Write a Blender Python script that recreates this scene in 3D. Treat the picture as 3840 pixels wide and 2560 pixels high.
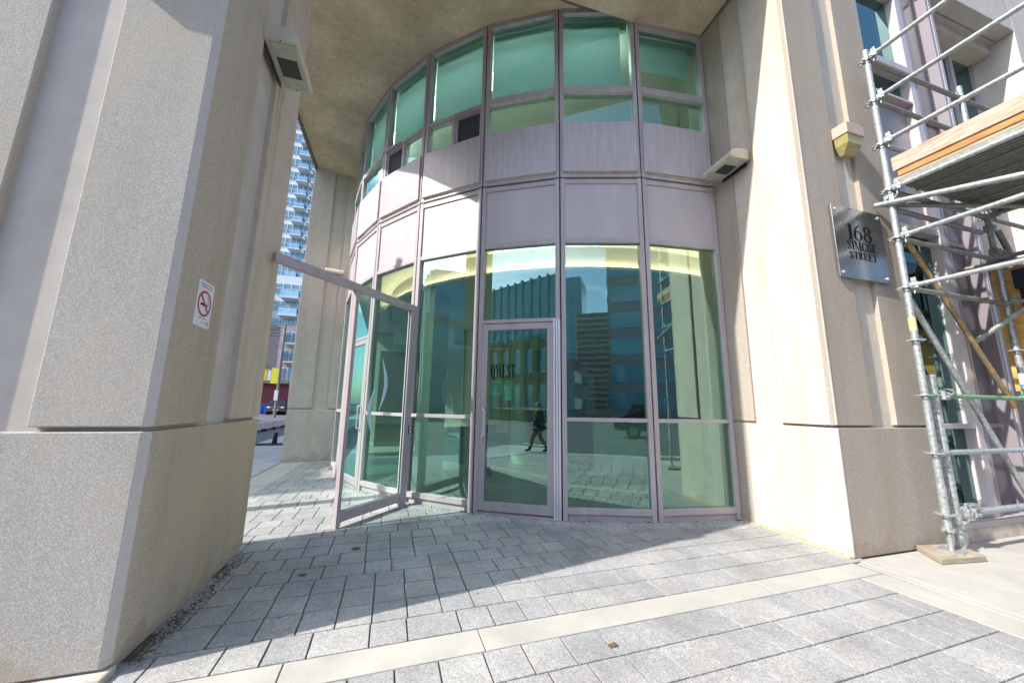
import bpy, math, random
from mathutils import Vector, Matrix
for o in list(bpy.data.objects): bpy.data.objects.remove(o)
R = math.radians
rnd = random.Random(7)
scn = bpy.context.scene
COL = scn.collection
# ------------------------------------------------------------------ camera
# Axes of the scene: x runs along the street front of the building, y into it, z up.
TH = R(16.8); PITCH = R(9.808); ROLL = R(0.8964)
def turn(v): return Vector((v[0]*math.cos(TH)+v[1]*math.sin(TH), -v[0]*math.sin(TH)+v[1]*math.cos(TH), v[2]))
F = Vector((0, math.cos(PITCH), math.sin(PITCH))); U0 = Vector((0, -math.sin(PITCH), math.cos(PITCH))); R0 = Vector((1, 0, 0))
RR = R0*math.cos(ROLL)+U0*math.sin(ROLL); UU = -R0*math.sin(ROLL)+U0*math.cos(ROLL)
cx, cy, cz = turn(RR), turn(UU), -turn(F)
cd = bpy.data.cameras.new("camera"); cam = bpy.data.objects.new("camera", cd); COL.objects.link(cam)
cam.matrix_world = Matrix(((cx[0], cy[0], cz[0], 1.234), (cx[1], cy[1], cz[1], -2.436), (cx[2], cy[2], cz[2], 1.30), (0, 0, 0, 1)))
cd.sensor_width = 36; cd.lens = 12.917; cd.clip_start = 0.02; cd.clip_end = 2000
scn.camera = cam
# ------------------------------------------------------------------ light
SUN_AZ = R(11.7); SUN_EL = R(41)      # azimuth of the light's travel, measured from x; height of the sun
w = bpy.data.worlds.new("World"); scn.world = w; w.use_nodes = True
nt = w.node_tree; nt.nodes.clear()
sky = nt.nodes.new('ShaderNodeTexSky'); sky.sky_type = 'NISHITA'; sky.sun_disc = False
sky.sun_elevation = SUN_EL; sky.sun_rotation = math.atan2(-math.cos(SUN_AZ), -math.sin(SUN_AZ)); sky.dust_density = 1.5; sky.ozone_density = 2.2
bgn = nt.nodes.new('ShaderNodeBackground'); bgn.inputs[1].default_value = 0.15
wo = nt.nodes.new('ShaderNodeOutputWorld')
# scattered clouds in the sky
tc = nt.nodes.new('ShaderNodeTexCoord'); mp = nt.nodes.new('ShaderNodeMapping'); mp.inputs['Scale'].default_value = (1, 1, 2.6)
nz = nt.nodes.new('ShaderNodeTexNoise'); nz.inputs['Scale'].default_value = 2.3; nz.inputs['Detail'].default_value = 8; nz.inputs['Roughness'].default_value = .58
cr = nt.nodes.new('ShaderNodeValToRGB'); cr.color_ramp.elements[0].position = .54; cr.color_ramp.elements[1].position = .74
mx = nt.nodes.new('ShaderNodeMixRGB'); mx.inputs[2].default_value = (9.5, 9.7, 10.2, 1)
nt.links.new(tc.outputs['Generated'], mp.inputs[0]); nt.links.new(mp.outputs[0], nz.inputs['Vector']); nt.links.new(nz.outputs[0], cr.inputs[0])
nt.links.new(cr.outputs[0], mx.inputs[0]); nt.links.new(sky.outputs[0], mx.inputs[1]); nt.links.new(mx.outputs[0], bgn.inputs[0]); nt.links.new(bgn.outputs[0], wo.inputs[0])
sd = bpy.data.lights.new("sun", 'SUN'); sd.energy = 3.05; sd.angle = R(.55); sd.color = (1, .955, .88)
so = bpy.data.objects.new("sun", sd); COL.objects.link(so)
so.rotation_euler = Vector((math.cos(SUN_AZ)*math.cos(SUN_EL), math.sin(SUN_AZ)*math.cos(SUN_EL), -math.sin(SUN_EL))).to_track_quat('-Z', 'Y').to_euler()
scn.view_settings.view_transform = 'Standard'; scn.view_settings.look = 'None'; scn.view_settings.exposure = 1.32; scn.view_settings.gamma = 1
try:
    scn.cycles.max_bounces = 10; scn.cycles.transparent_max_bounces = 16; scn.cycles.glossy_bounces = 5; scn.cycles.diffuse_bounces = 5
    scn.cycles.caustics_reflective = True; scn.cycles.blur_glossy = 0.3
except Exception: pass
# ------------------------------------------------------------------ mesh helpers
def by_normal(mb, idx=1):
    # second material on the faces that look along +x
    for i, f in enumerate(mb.f):
        a, b_, c_ = (Vector(mb.v[k]) for k in f[:3]); nn_ = (b_-a).cross(c_-a).normalized()
        mb.m[i] = idx if nn_[0] > .85 else (2 if nn_[0] > .4 else 0)
class MB:
    def __init__(s): s.v = []; s.f = []; s.m = []
    def add(s, vs, fs, m=0):
        n = len(s.v); s.v += [tuple(p) for p in vs]; s.f += [tuple(i+n for i in f) for f in fs]; s.m += [m]*len(fs); return s
    def box(s, x0, x1, y0, y1, z0, z1, m=0):
        return s.obox((0, 0, 0), (1, 0, 0), (0, 1, 0), x0, x1, y0, y1, z0, z1, m)
    def obox(s, o, a, b, a0, a1, b0, b1, z0, z1, m=0, c=(0, 0, 1)):
        o, a, b, c = Vector(o), Vector(a), Vector(b), Vector(c)
        vs = [o+a*i+b*j+c*k for k in (z0, z1) for i, j in ((a0, b0), (a1, b0), (a1, b1), (a0, b1))]
        fs = [(0, 3, 2, 1), (4, 5, 6, 7), (0, 1, 5, 4), (1, 2, 6, 5), (2, 3, 7, 6), (3, 0, 4, 7)]
        if a.cross(b).dot(c) < 0: fs = [f[::-1] for f in fs]
        return s.add(vs, fs, m)
    def prism(s, pts, z0, z1, m=0):
        n = len(pts); A = sum(pts[i][0]*pts[(i+1) % n][1]-pts[(i+1) % n][0]*pts[i][1] for i in range(n))
        if A < 0: pts = pts[::-1]
        vs = [(p[0], p[1], z0) for p in pts]+[(p[0], p[1], z1) for p in pts]
        fs = [tuple(range(n))[::-1], tuple(range(n, 2*n))]+[(i, (i+1) % n, n+(i+1) % n, n+i) for i in range(n)]
        return s.add(vs, fs, m)
    def plate(s, o, a, b, c, pts, t, m=0):
        # flat outline pts in the (a, b) plane, thickness t along c
        o, a, b, c = Vector(o), Vector(a), Vector(b), Vector(c); n = len(pts)
        vs = [o+a*x+b*y for x, y in pts]+[o+a*x+b*y+c*t for x, y in pts]
        fs = [tuple(range(n))[::-1], tuple(range(n, 2*n))]+[(i, (i+1) % n, n+(i+1) % n, n+i) for i in range(n)]
        return s.add(vs, fs, m)
    def tube(s, p, q, r, n=14, m=0, r2=None, cap=True):
        p, q = Vector(p), Vector(q); d = (q-p).normalized(); r2 = r if r2 is None else r2
        a = d.orthogonal().normalized(); b = d.cross(a)
        vs = [p+(a*math.cos(2*math.pi*i/n)+b*math.sin(2*math.pi*i/n))*r for i in range(n)]+[q+(a*math.cos(2*math.pi*i/n)+b*math.sin(2*math.pi*i/n))*r2 for i in range(n)]
        fs = [(i, (i+1) % n, n+(i+1) % n, n+i) for i in range(n)]
        if cap: fs += [tuple(range(n))[::-1], tuple(range(n, 2*n))]
        return s.add(vs, fs, m)
    def path(s, pts, r, n=10, m=0):
        for i in range(len(pts)-1): s.tube(pts[i], pts[i+1], r, n, m)
        return s
    def ring(s, c, r0, r1, z0, z1, n=24, m=0):
        vs = []
        for k in range(n):
            a = 2*math.pi*k/n; x, y = math.cos(a), math.sin(a)
            vs += [(c[0]+x*r0, c[1]+y*r0, z0), (c[0]+x*r1, c[1]+y*r1, z0), (c[0]+x*r1, c[1]+y*r1, z1), (c[0]+x*r0, c[1]+y*r0, z1)]
        fs = []
        for k in range(n):
            i, j = 4*k, 4*((k+1) % n)
            fs += [(i, j, j+1, i+1), (i+1, j+1, j+2, i+2), (i+2, j+2, j+3, i+3), (i+3, j+3, j, i)]
        return s.add(vs, fs, m)
    def blob(s, c, rx, ry, rz, n=10, m=0, seed=0, jit=0):
        g = random.Random(seed); vs = []; fs = []
        for i in range(n+1):
            for j in range(2*n):
                th = math.pi*i/n; ph = math.pi*j/n; k = 1+g.uniform(-jit, jit)
                vs.append((c[0]+rx*k*math.sin(th)*math.cos(ph), c[1]+ry*k*math.sin(th)*math.sin(ph), c[2]+rz*k*math.cos(th)))
        for i in range(n):
            for j in range(2*n):
                a = i*2*n+j; b = i*2*n+(j+1) % (2*n); fs.append((a, a+2*n, b+2*n, b))
        return s.add(vs, fs, m)
    def build(s, name, mats, parent=None, bevel=0, smooth=False, seg=2):
        me = bpy.data.meshes.new(name); me.from_pydata(s.v, [], s.f)
        if not isinstance(mats, (list, tuple)): mats = [mats]
        for mm in mats: me.materials.append(mm)
        me.polygons.foreach_set('material_index', s.m)
        if smooth: me.polygons.foreach_set('use_smooth', [True]*len(me.polygons))
        me.update()
        o = bpy.data.objects.new(name, me); COL.objects.link(o)
        if parent is not None:
            o.parent = parent; o.location = -Vector(parent.location) if parent.type == 'EMPTY' else (0, 0, 0)
            if parent.type != 'EMPTY' and parent.parent is None: o.location = (0, 0, 0)
        if bevel:
            b = o.modifiers.new("bevel", 'BEVEL'); b.width = bevel; b.segments = seg; b.limit_method = 'ANGLE'; b.angle_limit = R(40)
        if smooth:
            e = o.modifiers.new("edges", 'EDGE_SPLIT'); e.split_angle = R(40)
        return o
def tag(o, label=None, cat=None, group=None, kind=None):
    if label: o['label'] = label
    if cat: o['category'] = cat
    if group: o['group'] = group
    if kind: o['kind'] = kind
    return o
def empty(name, loc, label, cat, group=None):
    o = bpy.data.objects.new(name, None); COL.objects.link(o); o.location = loc; o.empty_display_size = .1
    return tag(o, label, cat, group)
def copy_tree(o, parent=None):
    c = o.copy(); COL.objects.link(c)
    if parent is not None: c.parent = parent
    for ch in o.children: copy_tree(ch, c)
    return c
def text_mesh(name, body, size, o, a, b, mat, parent=None, depth=.0015, align='CENTER', wx=1.0):
    cu = bpy.data.curves.new(name, 'FONT'); cu.body = body; cu.size = size; cu.extrude = depth; cu.align_x = align; cu.resolution_u = 3
    t = bpy.data.objects.new(name, cu); COL.objects.link(t)
    me = bpy.data.meshes.new_from_object(t.evaluated_get(bpy.context.evaluated_depsgraph_get()))
    bpy.data.objects.remove(t); me.name = name; me.materials.clear(); me.materials.append(mat)
    ob = bpy.data.objects.new(name, me); COL.objects.link(ob)
    a, b = Vector(a), Vector(b); c = a.cross(b); o = Vector(o)
    M = Matrix(((a[0]*wx, b[0], c[0], o[0]), (a[1]*wx, b[1], c[1], o[1]), (a[2]*wx, b[2], c[2], o[2]), (0, 0, 0, 1)))
    me.transform(M)
    if parent is not None:
        ob.parent = parent
        if parent.type == 'EMPTY': ob.location = -Vector(parent.location)
    return ob
# ------------------------------------------------------------------ materials
def new_mat(name):
    m = bpy.data.materials.new(name); m.use_nodes = True; n = m.node_tree; n.nodes.clear()
    out = n.nodes.new('ShaderNodeOutputMaterial'); p = n.nodes.new('ShaderNodeBsdfPrincipled'); n.links.new(p.outputs[0], out.inputs[0])
    return m, n, p
def nd(n, typ, **kw):
    x = n.nodes.new(typ)
    for k, v in kw.items():
        if k.startswith('i_'):
            key = k[2:]; x.inputs[int(key) if key.isdigit() else key.replace('_', ' ')].default_value = v
        else: setattr(x, k, v)
    return x
def ramp(n, stops):
    r = n.nodes.new('ShaderNodeValToRGB'); e = r.color_ramp.elements
    while len(e) < len(stops): e.new(.5)
    for i, (p, c) in enumerate(stops):
        e[i].position = p; e[i].color = (c[0], c[1], c[2], 1) if isinstance(c, (tuple, list)) else (c, c, c, 1)
    return r
def coords(n, scale=(1, 1, 1)):
    g = n.nodes.new('ShaderNodeNewGeometry'); m = n.nodes.new('ShaderNodeMapping'); m.inputs['Scale'].default_value = scale
    n.links.new(g.outputs['Position'], m.inputs[0]); return m.outputs[0]
def mixc(n, fac, a, b, mode='MIX'):
    m = n.nodes.new('ShaderNodeMixRGB'); m.blend_type = mode
    for i, v in ((0, fac), (1, a), (2, b)):
        if hasattr(v, 'links'): n.links.new(v, m.inputs[i])
        elif isinstance(v, (tuple, list)): m.inputs[i].default_value = (v[0], v[1], v[2], 1)
        else: m.inputs[i].default_value = v
    return m.outputs[0]
def plain(name, col, rough=.6, metal=0, spec=.5, var=0.0, scale=6, bump=0, bscale=40, emit=None, estr=0, streak=False):
    m, n, p = new_mat(name); p.inputs['Roughness'].default_value = rough; p.inputs['Metallic'].default_value = metal; p.inputs['Specular IOR Level'].default_value = spec
    p.inputs['Base Color'].default_value = (*col, 1)
    if var:
        v = coords(n, (1, 1, .12 if streak else 1)); t = nd(n, 'ShaderNodeTexNoise', i_Scale=scale, i_Detail=6, i_Roughness=.6); n.links.new(v, t.inputs['Vector'])
        r = ramp(n, [(.3, 1-var), (.7, 1+var*.5)]); n.links.new(t.outputs[0], r.inputs[0])
        n.links.new(mixc(n, 1, col, r.outputs[0], 'MULTIPLY'), p.inputs['Base Color'])
    if bump:
        v = coords(n); t = nd(n, 'ShaderNodeTexNoise', i_Scale=bscale, i_Detail=5); n.links.new(v, t.inputs['Vector'])
        b = nd(n, 'ShaderNodeBump', i_Strength=bump, i_Distance=.01); n.links.new(t.outputs[0], b.inputs['Height']); n.links.new(b.outputs[0], p.inputs['Normal'])
    if emit: p.inputs['Emission Color'].default_value = (*emit, 1); p.inputs['Emission Strength'].default_value = estr
    return m
def aggregate(name, base, dark, light, scale=150, bump=.2, stain=.25, yellow=.3):
    # exposed pebble precast concrete
    m, n, p = new_mat(name); p.inputs['Roughness'].default_value = .85; p.inputs['Specular IOR Level'].default_value = .25
    v = coords(n)
    vo = nd(n, 'ShaderNodeTexVoronoi', i_Scale=scale); vo.feature = 'F1'; n.links.new(v, vo.inputs['Vector'])
    peb = ramp(n, [(0, 1), (.45, .55), (.75, 0)]); n.links.new(vo.outputs['Distance'], peb.inputs[0])
    sep = nd(n, 'ShaderNodeSeparateColor'); n.links.new(vo.outputs['Color'], sep.inputs[0])
    cr_ = ramp(n, [(0, dark), (.35, base), (.7, base), (1, light)]); n.links.new(sep.outputs[0], cr_.inputs[0])
    c = mixc(n, peb.outputs[0], tuple(x*.72 for x in base), cr_.outputs[0])
    fine = nd(n, 'ShaderNodeTexNoise', i_Scale=260, i_Detail=2); n.links.new(v, fine.inputs['Vector'])
    fr = ramp(n, [(.35, .86), (.65, 1.1)]); n.links.new(fine.outputs[0], fr.inputs[0]); c = mixc(n, 1, c, fr.outputs[0], 'MULTIPLY')
    # weather stains running down
    sv = coords(n, (1, 1, .16)); st = nd(n, 'ShaderNodeTexNoise', i_Scale=3.2, i_Detail=6, i_Roughness=.65); n.links.new(sv, st.inputs['Vector'])
    sr = ramp(n, [(.42, 0), (.72, 1)]); n.links.new(st.outputs[0], sr.inputs[0])
    c = mixc(n, mul(n, sr.outputs[0], stain), c, tuple(x*y for x, y in zip(base, (.62, .56, .46))))
    st2 = nd(n, 'ShaderNodeTexNoise', i_Scale=1.1, i_Detail=4); n.links.new(coords(n, (1, 1, .6)), st2.inputs['Vector'])
    s2 = ramp(n, [(.45, 0), (.65, 1)]); n.links.new(st2.outputs[0], s2.inputs[0])
    c = mixc(n, mul(n, s2.outputs[0], yellow), c, tuple(x*y for x, y in zip(base, (.95, .84, .64))))
    c = ground_dirt(n, c, base)
    n.links.new(c, p.inputs['Base Color'])
    b = nd(n, 'ShaderNodeBump', i_Strength=bump, i_Distance=.003); n.links.new(peb.outputs[0], b.inputs['Height'])
    b2 = nd(n, 'ShaderNodeBump', i_Strength=.25, i_Distance=.004); n.links.new(fine.outputs[0], b2.inputs['Height']); n.links.new(b.outputs[0], b2.inputs['Normal'])
    n.links.new(b2.outputs[0], p.inputs['Normal'])
    return m
def mul(n, a, k):
    m = n.nodes.new('ShaderNodeMath'); m.operation = 'MULTIPLY'; n.links.new(a, m.inputs[0])
    if hasattr(k, 'links'): n.links.new(k, m.inputs[1])
    else: m.inputs[1].default_value = k
    return m.outputs[0]
def ground_dirt(n, c, base):
    # splashed dirt with a ragged edge just above the paving
    g = n.nodes.new('ShaderNodeNewGeometry'); s = nd(n, 'ShaderNodeSeparateXYZ'); n.links.new(g.outputs['Position'], s.inputs[0])
    nn = nd(n, 'ShaderNodeTexNoise', i_Scale=7, i_Detail=5); n.links.new(g.outputs['Position'], nn.inputs['Vector'])
    h = nd(n, 'ShaderNodeMath', operation='MULTIPLY_ADD'); n.links.new(nn.outputs[0], h.inputs[0]); h.inputs[1].default_value = -.75; n.links.new(s.outputs[2], h.inputs[2])
    r = ramp(n, [(0, 1), (.06, 0)]); ad = nd(n, 'ShaderNodeMath', operation='ADD'); n.links.new(h.outputs[0], ad.inputs[0]); ad.inputs[1].default_value = .335
    n.links.new(ad.outputs[0], r.inputs[0])
    return mixc(n, mul(n, r.outputs[0], .42), c, tuple(x*y for x, y in zip(base, (.62, .52, .40))))
def cast(name, base, var=.12, bump=.15, dirt=True, stain=.25, drips=()):
    m, n, p = new_mat(name); p.inputs['Roughness'].default_value = .8; p.inputs['Specular IOR Level'].default_value = .25
    v = coords(n); t = nd(n, 'ShaderNodeTexNoise', i_Scale=5, i_Detail=8, i_Roughness=.65); n.links.new(v, t.inputs['Vector'])
    r = ramp(n, [(.3, 1-var), (.7, 1+var*.4)]); n.links.new(t.outputs[0], r.inputs[0]); c = mixc(n, 1, base, r.outputs[0], 'MULTIPLY')
    sp = nd(n, 'ShaderNodeTexVoronoi', i_Scale=55); n.links.new(v, sp.inputs['Vector'])
    pr = ramp(n, [(.05, .62), (.11, 1)]); n.links.new(sp.outputs['Distance'], pr.inputs[0])
    c = mixc(n, .5, c, mixc(n, 1, c, pr.outputs[0], 'MULTIPLY'))
    sv = coords(n, (1, 1, .1)); st = nd(n, 'ShaderNodeTexNoise', i_Scale=4.5, i_Detail=5, i_Roughness=.65); n.links.new(sv, st.inputs['Vector'])
    sr = ramp(n, [(.5, 0), (.75, 1)]); n.links.new(st.outputs[0], sr.inputs[0])
    c = mixc(n, mul(n, sr.outputs[0], stain), c, tuple(x*y for x, y in zip(base, (.72, .6, .42))))
    # rust and water runs below fittings: centre along y, width, top, length, colour
    for yc, wd, zt, ln, colr in drips:
        g_ = n.nodes.new('ShaderNodeNewGeometry'); s_ = nd(n, 'ShaderNodeSeparateXYZ'); n.links.new(g_.outputs['Position'], s_.inputs[0])
        a_ = nd(n, 'ShaderNodeMath', operation='SUBTRACT'); n.links.new(s_.outputs[1], a_.inputs[0]); a_.inputs[1].default_value = yc
        ab = nd(n, 'ShaderNodeMath', operation='ABSOLUTE'); n.links.new(a_.outputs[0], ab.inputs[0])
        m1 = nd(n, 'ShaderNodeMapRange'); m1.interpolation_type = 'SMOOTHSTEP'; n.links.new(ab.outputs[0], m1.inputs[0]); m1.inputs[1].default_value = 0; m1.inputs[2].default_value = wd; m1.inputs[3].default_value = 1; m1.inputs[4].default_value = 0
        m2 = nd(n, 'ShaderNodeMapRange'); n.links.new(s_.outputs[2], m2.inputs[0]); m2.inputs[1].default_value = zt-ln; m2.inputs[2].default_value = zt
        m3 = nd(n, 'ShaderNodeMath', operation='LESS_THAN'); n.links.new(s_.outputs[2], m3.inputs[0]); m3.inputs[1].default_value = zt
        c = mixc(n, mul(n, mul(n, mul(n, m1.outputs[0], m2.outputs[0]), m3.outputs[0]), .75), c, colr)
    if dirt: c = ground_dirt(n, c, base)
    n.links.new(c, p.inputs['Base Color'])
    f = nd(n, 'ShaderNodeTexNoise', i_Scale=90, i_Detail=4); n.links.new(v, f.inputs['Vector'])
    b = nd(n, 'ShaderNodeBump', i_Strength=bump, i_Distance=.006); n.links.new(f.outputs[0], b.inputs['Height']); n.links.new(b.outputs[0], p.inputs['Normal'])
    return m
def glass_mat(name, refl=.3, tint=(.42, .70, .62), gcol=(.82, .96, .93), wave=.0):
    m = bpy.data.materials.new(name); m.use_nodes = True; n = m.node_tree; n.nodes.clear()
    out = n.nodes.new('ShaderNodeOutputMaterial'); mix = n.nodes.new('ShaderNodeMixShader')
    tr = n.nodes.new('ShaderNodeBsdfTransparent'); tr.inputs[0].default_value = (*tint, 1)
    gl = n.nodes.new('ShaderNodeBsdfGlossy'); gl.inputs['Roughness'].default_value = 0.0; gl.inputs[0].default_value = (*gcol, 1)
    lw = n.nodes.new('ShaderNodeFresnel'); lw.inputs[0].default_value = 1.5
    a = nd(n, 'ShaderNodeMath', operation='ADD'); a.use_clamp = True; n.links.new(lw.outputs[0], a.inputs[0]); a.inputs[1].default_value = refl
    if wave:
        t = nd(n, 'ShaderNodeTexNoise', i_Scale=2.2, i_Detail=2); n.links.new(coords(n), t.inputs['Vector'])
        b = nd(n, 'ShaderNodeBump', i_Strength=wave, i_Distance=.02); n.links.new(t.outputs[0], b.inputs['Height']); n.links.new(b.outputs[0], gl.inputs['Normal'])
    n.links.new(a.outputs[0], mix.inputs[0]); n.links.new(tr.outputs[0], mix.inputs[1]); n.links.new(gl.outputs[0], mix.inputs[2]); n.links.new(mix.outputs[0], out.inputs[0])
    return m
M = {}
M['agg'] = aggregate('exposed aggregate concrete', (.53, .50, .455), (.38, .35, .315), (.68, .65, .60), scale=150, bump=.20, stain=.45, yellow=.45)
M['agg_s'] = aggregate('beige aggregate concrete', (.57, .50, .41), (.37, .31, .24), (.69, .63, .54), scale=170, bump=.10, stain=.6, yellow=.5)
M['agg_r'] = aggregate('buff aggregate concrete', (.48, .42, .36), (.28, .24, .20), (.64, .59, .52), scale=150, stain=.45)
M['smooth'] = cast('cream cast concrete', (.58, .52, .445), stain=.45)
M['smooth_l'] = cast('stained cast concrete', (.56, .49, .41), stain=.6, drips=[(1.02, .035, 4.22, 1.1, (.36, .22, .07)), (1.10, .06, 4.2, 2.2, (.40, .31, .20)), (.93, .03, 4.2, .5, (.40, .27, .12))])
M['smooth_g'] = cast('grey cast concrete', (.54, .50, .455))
M['soffit'] = None
m, n, p = new_mat('brown stucco'); M['soffit'] = m; p.inputs['Roughness'].default_value = .9
v = coords(n); t = nd(n, 'ShaderNodeTexNoise', i_Scale=9, i_Detail=10, i_Roughness=.75, i_Distortion=.4); n.links.new(v, t.inputs['Vector'])
r_ = ramp(n, [(.32, (.50, .39, .255)), (.5, (.60, .485, .335)), (.66, (.67, .56, .41))]); n.links.new(t.outputs[0], r_.inputs[0])
t2 = nd(n, 'ShaderNodeTexNoise', i_Scale=1.3, i_Detail=4); n.links.new(v, t2.inputs['Vector'])
r2 = ramp(n, [(.4, .82), (.62, 1.06)]); n.links.new(t2.outputs[0], r2.inputs[0]); n.links.new(mixc(n, 1, r_.outputs[0], r2.outputs[0], 'MULTIPLY'), p.inputs['Base Color'])
t3 = nd(n, 'ShaderNodeTexNoise', i_Scale=60, i_Detail=6); n.links.new(v, t3.inputs['Vector']); b = nd(n, 'ShaderNodeBump', i_Strength=.5, i_Distance=.008); n.links.new(t3.outputs[0], b.inputs['Height']); n.links.new(b.outputs[0], p.inputs['Normal'])
M['metal'] = plain('mauve painted aluminium', (.45, .395, .40), .38, var=.14, scale=9, streak=True)
M['frame_dark'] = plain('dark gasket', (.035, .03, .03), .6)
M['panel'] = plain('mauve metal panel', (.49, .435, .44), .30, var=.16, scale=22, streak=True)
M['panel_low'] = plain('mauve metal panel lower', (.50, .445, .45), .34, var=.09, scale=5, streak=True)
M['brushed'] = plain('white anodised fin', (.72, .73, .76), .32, metal=.35)
M['handle'] = plain('brushed steel handle', (.75, .75, .76), .28, metal=.8)
M['glass'] = glass_mat('green tinted glass', .24, (.44, .84, .68), (.64, 1.0, .93), wave=.035)
M['glass_up'] = glass_mat('upper green glass', .11, (.46, .80, .74), (.6, 1.0, .95))
M['glass_pale'] = glass_mat('pale balcony glass', .2, (.75, .85, .88), (.8, .95, 1.0))
M['glass_clear'] = glass_mat('clear screen glass', .05, (.80, .93, .90))
M['glass_street'] = glass_mat('teal window glass', .12, (.10, .42, .38), (.6, .95, .95))
m, n, p = new_mat('pale roller blind'); M['blind'] = m; p.inputs['Base Color'].default_value = (.82, .88, .88, 1); p.inputs['Roughness'].default_value = .8
tl_ = n.nodes.new('ShaderNodeBsdfTranslucent'); tl_.inputs[0].default_value = (.82, .88, .90, 1); ms_ = n.nodes.new('ShaderNodeMixShader'); ms_.inputs[0].default_value = .45
n.links.new(p.outputs[0], ms_.inputs[1]); n.links.new(tl_.outputs[0], ms_.inputs[2]); n.links.new(ms_.outputs[0], n.nodes['Material Output'].inputs[0])
M['panel_st'] = plain('shaded mauve street panel', (.17, .15, .175), .24, var=.2, scale=2.5)  # shade behind the scaffold is put into this darker mauve
M['metal_st'] = plain('shaded mauve street frame', (.26, .23, .25), .35)  # frame mauve lowered the same way, shade included in the colour
M['insect'] = plain('dark screen', (.045, .05, .05), .7)
M['black'] = plain('black', (.012, .012, .014), .5)
M['white'] = plain('white plastic', (.75, .75, .72), .45)
M['cream_lamp'] = plain('weathered cream casing', (.55, .51, .40), .5, var=.12, scale=12)
M['lens'] = plain('cloudy lens', (.45, .47, .40), .25, var=.2, scale=20)
M['lensdark'] = plain('dark lens', (.05, .055, .05), .2)
M['amber'] = plain('yellowed acrylic lens', (.34, .29, .12), .22, var=.25, scale=25)
M['tan'] = plain('tan casing', (.46, .34, .27), .5, var=.1, scale=20)
M['galv'] = plain('galvanised steel', (.43, .46, .46), .45, metal=.5, var=.45, scale=34)
M['galv_dk'] = plain('weathered galvanised steel', (.27, .27, .245), .55, metal=.3, var=.3, scale=22)
M['green_tube'] = plain('green painted tube', (.16, .34, .20), .5, var=.35, scale=18)
m, n, p = new_mat('rusty yellow tube'); M['rust'] = m; p.inputs['Roughness'].default_value = .7
t = nd(n, 'ShaderNodeTexNoise', i_Scale=14, i_Detail=8, i_Roughness=.7); n.links.new(coords(n), t.inputs['Vector'])
r_ = ramp(n, [(.36, (.20, .18, .14)), (.48, (.24, .17, .10)), (.56, (.42, .26, .07)), (.64, (.28, .26, .22)), (.8, (.34, .33, .29))]); n.links.new(t.outputs[0], r_.inputs[0]); n.links.new(r_.outputs[0], p.inputs['Base Color'])
def wood(name, a, b_, c_, ax=(1, 12, 1)):
    m, n, p = new_mat(name); p.inputs['Roughness'].default_value = .8
    v = coords(n, ax); t = nd(n, 'ShaderNodeTexNoise', i_Scale=4, i_Detail=9, i_Roughness=.7, i_Distortion=.6); n.links.new(v, t.inputs['Vector'])
    r_ = ramp(n, [(.3, a), (.5, b_), (.7, c_)]); n.links.new(t.outputs[0], r_.inputs[0]); n.links.new(r_.outputs[0], p.inputs['Base Color'])
    b = nd(n, 'ShaderNodeBump', i_Strength=.25, i_Distance=.004); n.links.new(t.outputs[0], b.inputs['Height']); n.links.new(b.outputs[0], p.inputs['Normal'])
    return m
M['wood'] = wood('bleached plank', (.24, .14, .09), (.46, .33, .25), (.56, .44, .36), (9, 1.2, 9))
M['wood_y'] = wood('orange laminated beam', (.24, .11, .03), (.38, .19, .06), (.46, .26, .10), (9, 1.2, 9))
M['wood_sole'] = wood('grey sole board', (.20, .16, .12), (.33, .28, .21), (.42, .37, .29), (2, 2, 12))
M['ply'] = wood('orange plywood', (.50, .24, .05), (.66, .36, .10), (.74, .45, .16), (1, 1, 6))
m, n, p = new_mat('brushed stainless plate'); M['steel'] = m; p.inputs['Metallic'].default_value = .95; p.inputs['Base Color'].default_value = (.42, .43, .44, 1); p.inputs['Roughness'].default_value = .24
t = nd(n, 'ShaderNodeTexNoise', i_Scale=5, i_Detail=4); n.links.new(coords(n, (60, 1, .6)), t.inputs['Vector']); r_ = ramp(n, [(.35, .20), (.65, .30)]); n.links.new(t.outputs[0], r_.inputs[0]); n.links.new(r_.outputs[0], p.inputs['Roughness'])
M['etch'] = plain('etched lettering', (.008, .008, .010), .85, spec=.1)
M['sign_white'] = plain('white sign enamel', (.72, .74, .78), .35)
M['sign_red'] = plain('sign red', (.52, .03, .025), .4)
M['decal'] = plain('pale blue decal film', (.50, .76, .80), .5)
M['paper'] = plain('notice paper', (.72, .80, .72), .8)
M['ink'] = plain('grey ink', (.16, .18, .16), .7)
# interior
M['in_wall'] = plain('lobby wall', (.70, .67, .56), .8)
M['in_dark'] = plain('lobby dark wood', (.17, .15, .11), .5)
M['in_floor'] = plain('lobby stone floor', (.50, .49, .42), .22, var=.12, scale=1.2)
M['in_ceil'] = plain('lobby ceiling', (.60, .56, .50), .9)
M['in_white'] = plain('white lobby column', (.85, .85, .80), .6)
M['in_col'] = plain('lobby column', (.62, .60, .50), .7)
M['cove'] = plain('cove light', (.9, .8, .5), .6, emit=(1, .58, .40), estr=20)
M['blind_glow'] = plain('added blind glow', (.9, .9, .85), .5, emit=(1, .97, .93), estr=3.2)  # added glow for brightening the upper blinds from behind
M['lamp_on'] = plain('lit downlight', (.9, .9, .8), .5, emit=(1, .93, .75), estr=70)
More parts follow.
